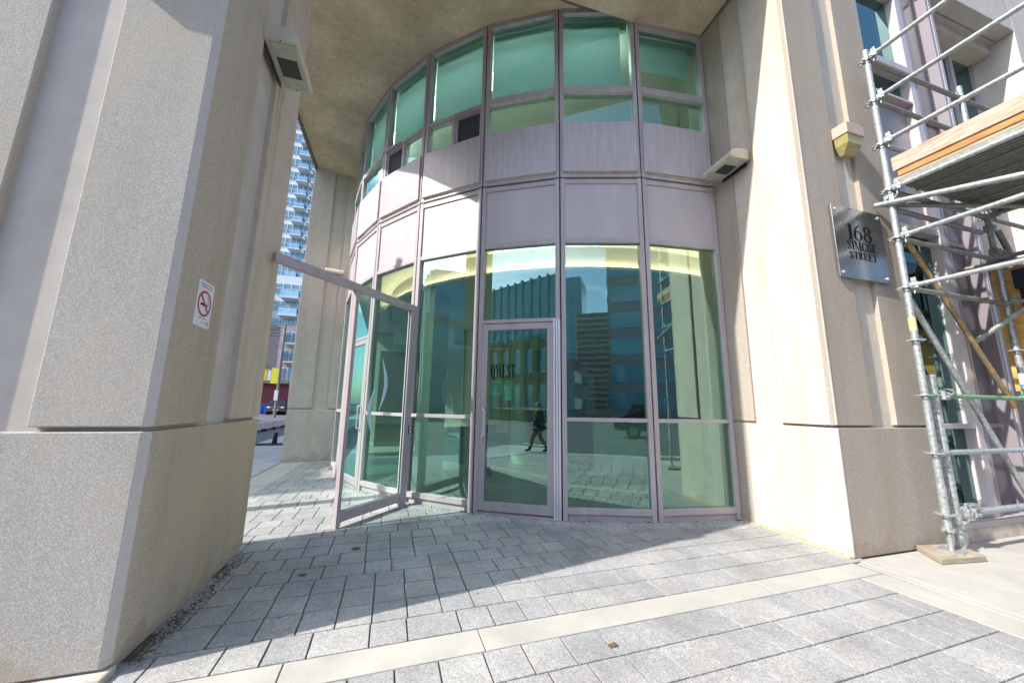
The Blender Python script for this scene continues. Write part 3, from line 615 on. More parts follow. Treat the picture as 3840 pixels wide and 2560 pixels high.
# ------------------------------------------------------------------ didone lettering built stroke by stroke
def glyph(ch):
    T, h = .205, .05      # stem, hairline widths in a box of height 1; returns quads/polys and advance
    P = []
    def bar(x0, x1, y0, y1): P.append([(x0, y0), (x1, y0), (x1, y1), (x0, y1)])
    def seri(x, y, w_=.13): bar(x-w_, x+w_, y-.0 if y == 0 else y-h, y+h if y == 0 else y)
    def bowl(cx_, cy_, rx, ry, a0=0, a1=360, T_=T, N=26):
        pts = []
        for i in range(N):
            for_ = []
            for a in (a0+(a1-a0)*i/N, a0+(a1-a0)*(i+1)/N):
                c_, s_ = math.cos(R(a)), math.sin(R(a)); for_.append(((cx_+rx*c_, cy_+ry*s_), (cx_+(rx-T_)*c_, cy_+(ry-h)*s_)))
            P.append([for_[0][0], for_[1][0], for_[1][1], for_[0][1]])
    if ch == 'Q': bowl(.36, .5, .34, .5); P.append([(.34, .03), (.44, .03), (.66, -.14), (.50, -.16)]); return P, .76
    if ch in 'OC0':
        if ch == 'O': bowl(.36, .5, .34, .5)
        else: bowl(.38, .5, .34, .5, 52, 308); bar(.60, .60+h, .64, .95); bar(.60, .60+h, .05, .3)
        return P, .76
    if ch == 'W':
        P.append([(.04, 1), (.22, 1), (.40, 0), (.33, 0)]); P.append([(.33, 0), (.37, 0), (.58, 1), (.54, 1)]); P.append([(.44, 1), (.62, 1), (.80, 0), (.73, 0)]); P.append([(.73, 0), (.77, 0), (.97, 1), (.93, 1)])
        seri(.12, 1, .12); seri(.53, 1, .12); seri(.95, 1, .09); return P, 1.06
    if ch == 'M':
        bar(.12, .12+h, 0, 1); P.append([(.10, 1), (.30, 1), (.54, 0), (.48, 0)]); P.append([(.50, 0), (.54, 0), (.80, 1), (.76, 1)]); bar(.76, .76+T, 0, 1); seri(.13, 0, .09); seri(.84, 0, .16); seri(.15, 1, .13); seri(.86, 1, .14); return P, 1.04
    if ch == 'E':
        bar(.10, .10+T, 0, 1); bar(.02, .62, 0, h); bar(.02, .60, 1-h, 1); bar(.2, .46, .49, .49+h); bar(.46, .46+h, .38, .63)
        P.append([(.62-h, h), (.62, 0), (.62, .30)]); P.append([(.60-h, 1), (.60, 1), (.60, .72)]); return P, .70
    if ch == 'I': bar(.12, .12+T, 0, 1); seri(.205, 0, .17); seri(.205, 1, .17); return P, .42
    if ch == 'T': bar(.28, .28+T, 0, 1); bar(.02, .70, 1-h, 1); seri(.365, 0, .16); P.append([(.02, 1), (.06, 1), (.02, .72)]); P.append([(.66, 1), (.70, 1), (.70, .72)]); return P, .74
    if ch == 'R':
        bar(.10, .10+T, 0, 1); bowl(.36, .74, .26, .26, -90, 90, T); bar(.1, .38, .48, .48+h); bar(.1, .38, 1-h, 1); seri(.185, 0, .17); P.append([(.36, .5), (.48, .52), (.70, 0), (.56, 0)]); return P, .74
    if ch == 'S':
        P.append([(.06, .80), (.20, .86), (.60, .26), (.50, .08)]); bowl(.30, .76, .24, .24, 20, 200, .12); bowl(.32, .24, .26, .24, -160, 20, .12); bar(.52, .52+h, .68, 1); bar(.06, .06+h, 0, .32); return P, .66
    if ch == '1': bar(.14, .14+T, 0, 1); seri(.225, 0, .18); P.append([(.14, 1), (.14, .93), (0, .80), (0, .84)]); return P, .46
    if ch == '6': bowl(.34, .31, .32, .31, 0, 360, .15); P.append([(.02, .31), (.17, .31), (.24, .72), (.52, 1.0), (.50, 1.03), (.16, .78), (.04, .5)]); return P, .72
    if ch == '8': bowl(.33, .27, .32, .27, 0, 360, .15); bowl(.33, .76, .26, .25, 0, 360, .13); return P, .72
    return P, .3
def lettering(word, o, a, b_, c_, height, width, mat, parent, th=.0015, name='lettering'):
    tot = sum(glyph(ch)[1] for ch in word); kx = width/tot; x = 0; q = MB()
    o, a, b_, c_ = Vector(o), Vector(a), Vector(b_), Vector(c_)
    k = 0
    for ch in word:
        P, adv = glyph(ch)
        for poly in P:
            k += 1
            q.plate(o, a, b_, c_, [((x+px_)*kx, py_*height) for px_, py_ in poly], th+.00003*(k % 17))
        x += adv
    return q.build(name, mat, parent)
Zu = Vector((0, 0, 1))
ds = .0205
def onglass(a_, z_, d=-.002): return do+du*a_+dn*(.022+d)+Zu*z_
lettering('QWEST', onglass(.188, 1.640), du, Zu, -dn, .172, .325, M['etch'], d1, name='door_lettering')
def notice(name, a0, a1, z0, z1, lines, mat=None):
    q = MB(); q.plate(onglass(0, 0, .004), du, Zu, dn, [(a0, z0), (a1, z0), (a1, z1), (a0, z1)], .0006)
    s = q.build(name, mat or M['paper'], d1); r3 = random.Random(int(a0*999))
    l = MB(); h_ = (z1-z0)
    for i in range(lines):
        zz = z1-h_*(.14+.78*i/lines); ww = (a1-a0)*r3.uniform(.2, .42); c0 = (a0+a1)/2
        x = c0-ww
        while x < c0+ww:
            e = min(x+r3.uniform(.006, .022), c0+ww); l.plate(onglass(0, 0, .0025), du, Zu, dn, [(x, zz-.004), (e, zz-.004), (e, zz+.002), (x, zz+.002)], .0005); x = e+.004
    l.build('printed_lines', M['ink'], d1); return s
notice('paper_notice', .188, .345, 1.418, 1.610, 8)
notice('small_sticker', .375, .484, 1.502, 1.603, 5)
notice('small_sticker', .395, .470, 1.360, 1.495, 3)
notice('small_sticker', .532, .661, 1.655, 1.765, 5, plain('faint film', (.24, .34, .25), .6))
# ------------------------------------------------------------------ glass wing screen
fx0, fx1 = Vector((.684, 2.033)), Vector((1.391, 2.850))   # set below from plan points
def cal2st(x, y): dx, dy = x+1.885, y-1.975; return (dx*math.cos(TH)+dy*math.sin(TH), -dx*math.sin(TH)+dy*math.cos(TH))
fa = Vector((*cal2st(-1.819, 4.117), 0)); fb = Vector((*cal2st(-1.378, 5.104), 0))
wu = (fb-fa).normalized(); wn = Vector((-wu[1], wu[0], 0))
ws = empty('glass_wing_screen', (fa[0], fa[1], 0), 'glass wing screen with crescent decals in a mauve frame beside the near pillar', 'glass screen')
def W(m_, a0, a1, z0, z1, d0=-.028, d1=.028): m_.obox(fa, wu, wn, a0, a1, d0, d1, z0, z1)
f = MB(); W(f, -.975, 1.075, 2.575, 2.665, -.032, .032); f.build('top_beam', MET, ws, bevel=.004)
f = MB(); W(f, -.018, .030, 0, 2.573); f.build('post', MET, ws, bevel=.003)
f = MB(); W(f, .955, 1.07, .0, 2.573); f.build('post', MET, ws, bevel=.003)
f = MB(); W(f, .032, .953, .055, .165, -.024, .024); f.build('bottom_rail', MET, ws, bevel=.003)
f = MB(); f.add([(*(fa+wu*.032)[:2], .165), (*(fa+wu*.953)[:2], .165), (*(fa+wu*.953)[:2], 2.573), (*(fa+wu*.032)[:2], 2.573)], [(0, 1, 2, 3)]); f.build('glass_pane', M['glass_clear'], ws)
f = MB(); W(f, .026, .036, .165, 2.573, -.006, .006); W(f, .947, .957, .165, 2.573, -.006, .006); W(f, .03, .955, .162, .170, -.006, .006); f.build('gasket', M['frame_dark'], ws)
bt = MB(); W(bt, 1.035, 1.085, .905, 1.005, -.046, -.029); bo = bt.build('push_button', M['lensdark'], ws, bevel=.003)
bt = MB(); W(bt, 1.037, 1.070, .912, .998, -.049, -.0465); bt.build('button_label', M['white'], bo)
bt = MB(); W(bt, 1.045, 1.062, .945, .965, -.0505, -.0492); bt.build('button_mark', M['sign_red'], bo)
# two crescent decals
import itertools
def crescent(x0, z0, x1, z1, bulge, thick):
    pts = []; N = 22; p, q = Vector((x0, z0)), Vector((x1, z1)); d = q-p; nn = Vector((d[1], -d[0])).normalized()
    for i in range(N+1): t = i/N; pts.append(p+d*t+nn*bulge*math.sin(math.pi*t))
    for i in range(N-1, 0, -1): t = i/N; pts.append(p+d*t+nn*(bulge-thick)*math.sin(math.pi*t))
    return [(a[0], a[1]) for a in pts]
for pts in (crescent(.491, 1.854, .498, 1.205, -.122, -.058), crescent(.407, 1.476, .458, .876, .112, .058)):
    q = MB(); q.plate(fa, wu, Zu, -wn, pts, .0015); tag(q.build('crescent_decal', M['decal'], ws), 'pale blue crescent sticker')
# ------------------------------------------------------------------ wall lights
def wedge_light(o, along, out, L, d, label):
    # o: lower corner on the wall, along: direction along the wall, out: away from it
    e = empty('wall_light', o, label, 'wall light', 'slanted wall lights'); along, out = Vector(along), Vector(out); o = Vector(o)
    prof = [(0, 0), (d, 0), (d+.012, .02), (d+.005, .06), (d-.03, .10), (d-.08, .125), (0, .14)]
    q = MB(); n = len(prof); vs = [o+out*a+Zu*b_ for a, b_ in prof]+[o+along*L+out*a+Zu*b_ for a, b_ in prof]
    fs = [tuple(range(n)), tuple(range(n, 2*n))[::-1]]+[(i, n+i, n+(i+1) % n, (i+1) % n) for i in range(n)]
    if along.cross(out).dot(Zu) > 0: fs = [f[::-1] for f in fs]
    q.add(vs, fs); h = q.build('housing', M['cream_lamp'], e, bevel=.004)
    q = MB(); q.obox(o, along, out, .035, L-.035, .035, d-.02, -.008, -.001); le = q.build('lens', M['lens'], e)
    q = MB(); q.obox(o, along, out, L*.33, L*.70, .05, d-.04, -.0095, -.0085); q.build('lamp_window', M['lensdark'], le)
    for x in (.018, L-.018):
        q = MB(); q.tube(o+along*x+out*(d*.5)+Zu*-.004, o+along*x+out*(d*.5), .006, 8); q.build('screw', M['lensdark'], e)
    q = MB(); q.obox(o, along, out, .05, L-.05, -.001, .004, -.05, -.0); q.build('back_gasket', M['black'], e)
    return e
wedge_light((0.0, .54, 4.20), (0, 1, 0), (1, 0, 0), .54, .245, 'slanted cream wall light high on the inner side of the near left pillar')
wedge_light((rv(1.12)-.002, 1.12, 4.34), (-.072, -1, 0), (-1, .072, 0), .48, .27, 'slanted cream wall light on the sunlit side of the right pillar, its shadow below it')
ca = Vector((*ff(.45), 4.36)); aa = math.atan2(7.14-6.93, .91)
wedge_light(tuple(ca), (math.cos(aa), math.sin(aa), 0), (math.sin(aa), -math.cos(aa), 0), .40, .2, 'slanted wall light on the far beige pillar, half hidden behind the top beam')
def box_light(x, y, z, label):
    e = empty('flood_light', (x, y, z), label, 'wall light', 'boxy flood lights')
    q = MB(); q.box(x, x+.28, y-.155, y, z, z+.135); h = q.build('casing', M['tan'], e, bevel=.008)
    q = MB(); a0, a1, b0, b1 = x+.012, x+.268, y-.143, y-.01; c0, c1, e0, e1 = x+.07, x+.21, y-.10, y-.01
    q.add([(a0, b0, z-.001), (a1, b0, z-.001), (a1, b1, z-.001), (a0, b1, z-.001), (a0+.01, b0+.005, z-.10), (a1-.01, b0+.005, z-.10), (a1-.01, b1, z-.10), (a0+.01, b1, z-.10), (c0, e0+.04, z-.20), (c1, e0+.04, z-.20), (c1, e1, z-.20), (c0, e1, z-.20)],
          [(0, 1, 2, 3), (4, 5, 1, 0), (5, 6, 2, 1), (6, 7, 3, 2), (7, 4, 0, 3), (8, 9, 5, 4), (9, 10, 6, 5), (10, 11, 7, 6), (11, 8, 4, 7), (11, 10, 9, 8)])
    q.build('lens', M['amber'], e, bevel=.006)
    q = MB(); q.box(x-.006, x+.06, y-.158, y-.02, z+.02, z+.10); q.build('flaking_patch', M['white'], h) if False else None
    return e
box_light(5.735, yf+.012, 4.30, 'tan box flood light with a yellowed lens, above the steel plate on the right pillar')
box_light(-.80, .012, 4.20, 'tan box flood light in the groove of the near left pillar')
# ------------------------------------------------------------------ address plate
sp_ = empty('address_plate', (5.88, yf-.03, 2.655), 'square brushed steel address plate with four bolts on the right pillar', 'sign')
px0, px1, pz0, pz1 = 5.488, 6.268, 2.655, 3.462; py = yf-.034
q = MB(); q.box(px0, px1, py, yf-.012, pz0, pz1); q.build('plate', M['steel'], sp_, bevel=.003)
q = MB(); q.box(px0+.06, px1-.06, yf-.012, yf+.04, pz0+.06, pz1-.06); q.build('mounting', M['black'], sp_)
for x in (px0+.05, px1-.05):
    for z in (pz0+.05, pz1-.05):
        q = MB(); q.tube((x, py-.012, z), (x, py, z), .017, 14); q.build('bolt', M['handle'], sp_, bevel=.003)
W_, H_ = px1-px0, pz1-pz0
def pl_(u, v): return (px0+u*W_, py-.0004, pz1-v*H_)
for wd, u0, u1, v0, v1 in (('168', .25, .76, .235, .46), ('SIMCOE', .215, .80, .475, .60), ('STREET', .23, .79, .625, .725)):
    s_ = lettering(wd, pl_(u0, v1), (1, 0, 0), (0, 0, 1), (0, -1, 0), (v1-v0)*H_, (u1-u0)*W_, M['etch'], sp_, .001)
# ------------------------------------------------------------------ no smoking sign
ns = empty('no_smoking_sign', (.002, .32, 1.755), 'white no smoking sign with a red ring, on the near left pillar', 'sign')
def rrect(w_, h_, r, n=6):
    out = []
    for cx_, cy_, a0 in ((w_-r, r, -90), (w_-r, h_-r, 0), (r, h_-r, 90), (r, r, 180)):
        for i in range(n+1): out.append((cx_+r*math.cos(R(a0+90*i/n)), cy_+r*math.sin(R(a0+90*i/n))))
    return out
So = Vector((.001, .225, 1.758)); SA = Vector((0, 1, 0)); SN = Vector((1, 0, 0))
q = MB(); q.plate(So, SA, Zu, SN, rrect(.195, .292, .016), .003); q.build('sign_plate', M['sign_white'], ns)
q = MB(); c0 = (.0975, .150); ro, ri = .084, .068; N = 40
for i in range(N):
    a, b_ = 2*math.pi*i/N, 2*math.pi*(i+1)/N
    q.plate(So+SN*.0031, SA, Zu, SN, [(c0[0]+ro*math.cos(a), c0[1]+ro*math.sin(a)), (c0[0]+ro*math.cos(b_), c0[1]+ro*math.sin(b_)), (c0[0]+ri*math.cos(b_), c0[1]+ri*math.sin(b_)), (c0[0]+ri*math.cos(a), c0[1]+ri*math.sin(a))], .0006)
dd = .0085; k_ = math.sqrt(.5)
q.plate(So+SN*.0037, SA, Zu, SN, [(c0[0]-ri*k_-dd*k_, c0[1]+ri*k_-dd*k_), (c0[0]-ri*k_+dd*k_, c0[1]+ri*k_+dd*k_), (c0[0]+ri*k_+dd*k_, c0[1]-ri*k_+dd*k_), (c0[0]+ri*k_-dd*k_, c0[1]-ri*k_-dd*k_)], .0005)
q.build('prohibition_ring', M['sign_red'], ns)
q = MB(); q.plate(So+SN*.0031, SA, Zu, SN, [(.050, .136), (.128, .136), (.128, .150), (.050, .150)], .0004); q.plate(So+SN*.0031, SA, Zu, SN, [(.132, .136), (.140, .136), (.140, .150), (.132, .150)], .0004)
for ox in (0, .012):
    pp = [(.136+ox, .152), (.130+ox, .166), (.138+ox, .176), (.130+ox, .190), (.120+ox*.5, .198)]
    for a, b_ in zip(pp[:-1], pp[1:]): q.plate(So+SN*.0031, SA, Zu, SN, [(a[0], a[1]), (a[0]+.003, a[1]), (b_[0]+.003, b_[1]), (b_[0], b_[1])], .0003+ox*.01)
q.build('cigarette_symbol', M['etch'], ns)
text_mesh('sign_text', 'No Smoking within 9 metres', .0125, So+SN*.0033+SA*.0975+Zu*.268, SA, Zu, M['etch'], ns, .0003)
text_mesh('sign_text', 'of Building Entrances or Exits', .0118, So+SN*.0033+SA*.0975+Zu*.252, SA, Zu, M['etch'], ns, .0003)
text_mesh('sign_text', 'Municipal Code Chapter 709', .0092, So+SN*.0033+SA*.0975+Zu*.052, SA, Zu, M['ink'], ns, .0003)
q = MB(); q.plate(So+SN*.0031, SA, Zu, SN, [(.085, .028), (.150, .028), (.150, .031), (.085, .031)], .0003); q.plate(So+SN*.0031, SA, Zu, SN, [(.158, .018), (.176, .018), (.172, .032), (.180, .044), (.166, .038), (.156, .046), (.160, .032)], .0003); q.build('crest', M['ink'], ns)
# ------------------------------------------------------------------ scaffold
SX, SY = 6.172, -.132; BX = 7.975; TY = -2.25; EX = 9.80
tr = .0285
sc = empty('scaffold_tower', (SX, SY, 0), 'galvanised tube scaffold tower at the right edge, standing beside the address plate pillar', 'scaffold')
def part(mb, name, mat, parent=sc, **kw): return mb.build(name, M[mat], parent, **kw)
ROS = [.365+.5465*i for i in range(10)]
def standard(x, y, z0, z1, mat):
    q = MB(); q.tube((x, y, z0), (x, y, z1), tr, 20)
    return part(q, 'standard', mat, smooth=True)
def rosette(x, y, z, st_, mat='galv'):
    q = MB(); q.ring((x, y), .03, .045, z-.005, z+.005, 22)
    for k in range(8):
        a = k*math.pi/4; q.obox((x, y, 0), (math.cos(a), math.sin(a), 0), (-math.sin(a), math.cos(a), 0), .043, .074, -.007, .007, z-.005, z+.005)
    q.ring((x, y), .070, .079, z-.005, z+.005, 22); return q.build('rosette', M[mat], st_)
def stand(x, y, z0, z1, mat, zs, jack=True):
    s_ = standard(x, y, z0, z1, mat)
    for z in zs:
        if z0 < z < z1: rosette(x, y, z, s_, mat)
    return s_
stA = stand(SX, SY, .24, 5.42, 'galv', ROS)
q = MB(); q.tube((SX, SY, 3.66), (SX, SY, 3.80), tr+.005, 20); q.build('sleeve', M['galv'], stA)
q = MB(); q.tube((SX, SY, .33), (SX, SY, .62), tr+.0045, 20); q.build('sleeve', M['galv'], stA, smooth=True)
stB = stand(BX, SY, .24, 5.48, 'galv', ROS)
stC = stand(SX, TY, .24, 5.42, 'galv', ROS); stD = stand(BX, TY, .24, 5.42, 'galv', ROS)
stE = stand(EX, SY, .24, 5.42, 'galv_dk', ROS); stF = stand(EX, TY, .24, 5.42, 'galv', ROS)
q = MB(); q.tube((6.355, -.118, .052), (6.335, -.122, 1.66), .034, 20); s2_ = q.build('short_standard', M['galv'], sc, smooth=True)
q = MB(); q.tube((6.335, -.122, 1.64), (6.335, -.122, 1.665), .038, 20); q.build('tube_end', M['galv'], s2_)
for x, y in ((SX, SY), (BX, SY), (SX, TY), (BX, TY), (EX, SY), (EX, TY)):
    q = MB(); q.tube((x, y, .056), (x, y, .26), .020, 14)
    for k in range(12): q.ring((x, y), .019, .0235, .07+k*.013, .076+k*.013, 14)
    j = q.build('base_jack', M['galv'], sc)
    q = MB(); q.ring((x, y), .022, .046, .215, .245, 18); q.obox((x, y, 0), (1, 0, 0), (0, 1, 0), -.075, .075, -.012, .012, .222, .238); q.build('wing_nut', M['galv'], j)
    q = MB(); q.obox((x, y, 0), (.97, .24, 0), (-.24, .97, 0), -.085, .085, -.085, .085, .051, .057); q.build('base_plate', M['galv'], j)
def ledger(p, q_, mat='galv', r=.0245, name='ledger', heads=True):
    p, q_ = Vector(p), Vector(q_); d = (q_-p).normalized(); m_ = MB(); m_.tube(p+d*.08, q_-d*.08, r, 16)
    L_ = part(m_, name, mat, smooth=True)
    if heads:
        sd_ = Vector((-d[1], d[0], 0))
        for e_, s in ((p, 1), (q_, -1)):
            h = MB()
            dd_ = d*s
            h.obox(e_, dd_, sd_, .035, .10, -.022, .022, -.034, .034); h.obox(e_, dd_, sd_, .052, .066, -.005, .005, -.085, .075); h.obox(e_, dd_, sd_, .045, .085, -.009, .009, .04, .085)
            h.build('wedge_head', M[mat], L_, bevel=.004)
    return L_
# along the facade
for i, (z, m_) in enumerate(((ROS[9]+.02, 'galv_dk'), (ROS[8]+.02, 'galv_dk'), (ROS[7]+.02, 'galv'), (ROS[6], 'galv_dk'), (ROS[5], 'galv_dk'), (ROS[4], 'galv_dk'), (ROS[2], 'green_tube'), (ROS[1], 'galv'), (ROS[0], 'galv'))):
    if i == 8: ledger((6.40, SY-.02, z-.005), (BX, SY, z-.01), m_, .030)
    else: ledger((SX, SY, z), (BX, SY, z), m_, .0255 if i != 6 else .023)
    if z > 3: ledger((BX, SY, z), (EX, SY, z), 'galv_dk')
    if i in (0, 1, 2): ledger((SX, TY, z), (BX, TY, z), 'galv')
# towards the street
for z in (ROS[9]+.03, ROS[8]+.03, ROS[7]+.03, ROS[6]+.015, ROS[5]+.015, ROS[4]+.01):
    ledger((SX, SY, z), (SX, TY, z), 'galv'); 
    if z < 4: ledger((BX, SY, z), (BX, TY, z), 'galv_dk')
ledger((SX-.045, .06, 3.545), (SX-.045, TY-.3, 2.87), 'galv', .0275, 'raking_tube', False)
ledger((BX-.04, .25, 3.08), (BX-.04, TY, 2.86), 'galv_dk', .026, 'raking_tube', False)
ledger((6.21, SY+.03, 3.46), (7.94, SY+.03, 3.44), 'galv_dk', .026, 'transom', False)
ledger((6.15, .05, 3.58), (8.0, -.5, 3.60), 'galv_dk', .026, 'transom', False)
ledger((7.6, .1, 2.05), (8.3, -1.6, 3.6), 'galv_dk', .028, 'brace', False)
ledger((8.05, -.15, 3.55), (8.9, -.12, 2.3), 'galv_dk', .028, 'brace', False)
ledger((SX+.06, SY+.04, 2.52), (BX-.06, SY+.04, .06+.08), 'galv', .026, 'brace', False)
ledger((SX+.1, SY+.06, 3.36), (BX-.05, SY+.06, 1.30), 'rust', .024, 'brace', False)
def coupler(x, y, z, ax, mat='galv'):
    q = MB(); q.obox((x, y, z), ax, Vector(ax).cross(Zu), -.035, .035, -.04, .04, -.04, .04); q.tube((x+.02, y-.05, z+.02), (x+.02, y+.05, z+.02), .008, 8); q.tube((x-.02, y-.055, z-.01), (x-.02, y+.045, z-.01), .008, 8)
    q.obox((x, y, z), ax, Vector(ax).cross(Zu), -.012, .012, -.06, .03, .03, .055)
    return q.build('coupler', M[mat], sc, bevel=.008)
coupler(SX-.01, SY, 3.51, (0, 1, 0)); coupler(SX+.0, SY-.0, ROS[6]-.09, (1, 0, 0)); coupler(6.56, SY-.02, .36, (0, 1, 0)); coupler(6.43, SY-.01, ROS[2], (0, 1, 0)); coupler(BX, SY, 3.2, (0, 1, 0), 'galv_dk'); coupler(BX, SY, 3.5, (1, 0, 0), 'galv_dk'); coupler(BX, SY-.05, ROS[2]+.03, (1, 0, 0))
# stickers and wire ties
q = MB(); q.tube((SX, SY, 2.10), (SX, SY, 2.24), tr+.001, 20, cap=False); tag(q.build('sticker', plain('faded sticker', (.62, .48, .22), .6), stA), 'faded ochre band sticker')
q = MB(); q.tube((BX, SY, 1.62), (BX, SY, 1.74), tr+.001, 20, cap=False); tag(q.build('sticker', M['white'], stB), 'white band sticker')
q = MB(); q.tube((BX, SY, 1.60), (BX, SY, 1.62), tr+.001, 20, cap=False); tag(q.build('sticker', plain('blue film', (.05, .30, .5), .5), stB), 'blue band sticker')
def wirebundle(x, y, z, seed):
    rr = random.Random(seed); q = MB()
    for k in range(5):
        pts = []
        for i in range(15): a = i*.75+k; rr_ = .032+rr.uniform(0, .016); pts.append((x+rr.uniform(-.04, .05), y+rr_*math.cos(a), z+rr_*math.sin(a)))
        q.path(pts, .0028, 5)
    return q.build('wire_tie', M['galv_dk'], sc)
wirebundle(6.55, SY-.02, .40, 3); wirebundle(6.55, SY, ROS[2]+.03, 5)
# deck
dk = empty('scaffold_deck', (SX, SY, 3.77), 'ribbed metal scaffold deck seen from below', 'scaffold deck')
q = MB(); x = SX+.02; ww = .30
while x < BX-.05:
    q.box(x+.006, x+ww-.006, TY+.02, -.20, 3.70, 3.705)
    for k in range(5): q.box(x+.015+k*.058, x+.035+k*.058, TY+.02, -.20, 3.685, 3.699)
    q.box(x+.002, x+.010, TY+.02, -.20, 3.665, 3.735); q.box(x+ww-.010, x+ww-.002, TY+.02, -.20, 3.665, 3.735)
    x += ww
q.build('deck_board', M['galv_dk'], dk)
q = MB(); q.box(SX+.02, BX-.05, TY, -.17, 3.735, 3.765); q.build('plywood_sheet', M['wood_sole'], dk)
q = MB(); q.box(SX-.005, SX+.035, TY-.25, SY-.055, 3.838, 3.995); tag(q.build('timber_toe_board', M['wood'], None, bevel=.006), 'bleached timber plank edging the scaffold deck', 'plank')
q = MB(); q.box(SX+.01, SX+.085, TY-.25, SY-.085, 3.768, 3.832); tag(q.build('timber_beam', M['wood_y'], None, bevel=.005), 'orange timber beam just below the bleached plank', 'beam')
q = MB(); c_ = Vector((6.150, -.125, 0)); ua = Vector((math.cos(R(-6)), math.sin(R(-6)), 0)); ub = Vector((-ua[1], ua[0], 0)); vs_ = Vector((.60, .80, 0))
q.prism([(6.03, .05), (5.80, -.225), (6.30, -.29), (6.50, -.03)], .001, .050); tag(q.build('sole_board', M['wood_sole'], None, bevel=.006), 'weathered wooden sole board under the scaffold foot on the pavement', 'board')
q = MB(); q.box(7.85, 8.15, -.3, 0, .001, .05); tag(q.build('sole_board', M['wood_sole'], None, bevel=.006), 'wooden sole board under the rear scaffold foot by the window wall', 'board')
for (x, y), lb in zip(((SX, TY), (BX, TY), (EX, SY), (EX, TY)), ('sole board under the first scaffold foot on the street side', 'sole board under the middle scaffold foot on the street side', 'sole board under the last scaffold foot by the precast column', 'sole board under the last scaffold foot on the street side')):
    q = MB(); q.box(x-.17, x+.17, y-.17, y+.17, .001, .05); tag(q.build('sole_board', M['wood_sole'], None, bevel=.006), lb, 'board')
q = MB(); q.box(8.10, 8.16, -.7, -.02, 1.55, 3.0); tag(q.build('plywood_sheet', M['ply'], None, bevel=.003), 'orange plywood sheet standing behind the rear scaffold pole', 'board')
q = MB(); q.box(8.02, 8.09, -.62, -.2, 2.72, 2.95); q.box(8.06, 8.075, -.6, -.22, 2.4, 2.72); q.box(8.00, 8.09, -.55, -.28, 2.50, 2.66); tag(q.build('electrical_box', M['car'], None, bevel=.004), 'dark blue electrical box fixed in front of the orange plywood', 'box')
# ------------------------------------------------------------------ street window wall on the right
wwl = empty('window_wall', (7.6, .15, 0), 'tall street window wall of teal glass and mauve panels behind the scaffold', 'window wall')
YG, YF = .20, .125
def wb(name, mat, x0, x1, y0, y1, z0, z1, bev=.003, parent=wwl): q = MB(); q.box(x0, x1, y0, y1, z0, z1); return q.build(name, M[mat], parent, bevel=bev, seg=1)
wb('kerb', 'smooth', 6.58, 8.45, .035, .6, 0, .125); wb('sill', 'metal', 6.58, 7.62, .028, .3, .128, .185); wb('sill', 'metal', 7.625, 8.45, .028, .3, .128, .185)
XJ = 7.487
for z0, z1, gm in ((.30, 1.118, 'glass_street'), (1.175, 3.43, 'glass_street'), (5.33, 5.70, 'glass_street'), (5.80, 7.0, 'glass_street')):
    q = MB(); q.add([(6.6, YG, z0), (XJ, YG, z0), (XJ, YG, z1), (6.6, YG, z1)], [(0, 1, 2, 3)]); q.build('window_pane', M[gm], wwl)
    q = MB(); q.box(6.6, XJ-.0, .36, .37, z0+.05 if z0 > .5 else z0, z1); q.build('roller_blind', plain('teal shade', (.10, .17, .15), .8) if 'ts' not in M else M['ts'], wwl)
wb('frame', 'metal', 6.58, XJ, .11, .26, .187, .296); wb('frame', 'metal', 6.58, XJ, .10, .26, 1.12, 1.172); wb('frame', 'metal', 6.58, XJ, .10, .28, 3.434, 3.50); wb('frame', 'metal', 6.58, XJ, .10, .28, 5.29, 5.325); wb('frame', 'metal', 6.58, XJ, .06, .28, 5.703, 5.795); wb('frame', 'metal', 6.58, XJ, .10, .28, 7.003, 7.25)
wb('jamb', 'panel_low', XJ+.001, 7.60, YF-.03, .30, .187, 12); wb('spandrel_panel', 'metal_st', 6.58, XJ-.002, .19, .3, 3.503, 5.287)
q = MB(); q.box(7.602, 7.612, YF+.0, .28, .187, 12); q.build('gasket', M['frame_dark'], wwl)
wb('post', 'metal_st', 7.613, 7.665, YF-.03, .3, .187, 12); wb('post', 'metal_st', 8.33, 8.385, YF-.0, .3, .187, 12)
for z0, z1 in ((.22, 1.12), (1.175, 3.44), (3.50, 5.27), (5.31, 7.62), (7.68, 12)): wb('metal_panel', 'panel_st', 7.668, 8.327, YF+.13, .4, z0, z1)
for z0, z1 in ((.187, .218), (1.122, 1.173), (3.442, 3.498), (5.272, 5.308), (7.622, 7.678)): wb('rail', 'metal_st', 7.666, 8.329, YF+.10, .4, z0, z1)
wb('return_wall', 'metal', 8.386, 8.45, .12, .85, 0, 12)
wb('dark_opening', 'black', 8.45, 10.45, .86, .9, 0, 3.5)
wb('shop_floor', 'slab', 8.45, 10.45, .05, .855, -.005, .06)
wb('spandrel_panel', 'panel_st', 8.452, 10.45, .50, .56, 3.51, 5.3)
for a_, b_ in ((8.50, 9.25), (9.33, 9.72), (9.80, 10.40)):
    q = MB(); q.add([(a_, .55, 5.35), (b_, .55, 5.35), (b_, .55, 7.35), (a_, .55, 7.35)], [(0, 1, 2, 3)]); q.build('window_pane', M['glass_street'], wwl)
    wb('post', 'metal', b_, b_+.08, .50, .6, 5.3, 7.42)
wb('window_backing', 'insect', 8.45, 10.45, .75, .78, 5.3, 7.42)
wb('recess_ceiling', 'metal', 8.452, 10.45, .23, .9, 7.40, 7.44)
pb = empty('precast_bay', (10.9, .4, 0), 'grey precast concrete column and beam framing the recess behind the scaffold', 'building')
q = MB(); q.box(8.30, 10.448, .03, .222, 7.43, 12); q.build('beam', M['smooth_g'], pb, bevel=.008)
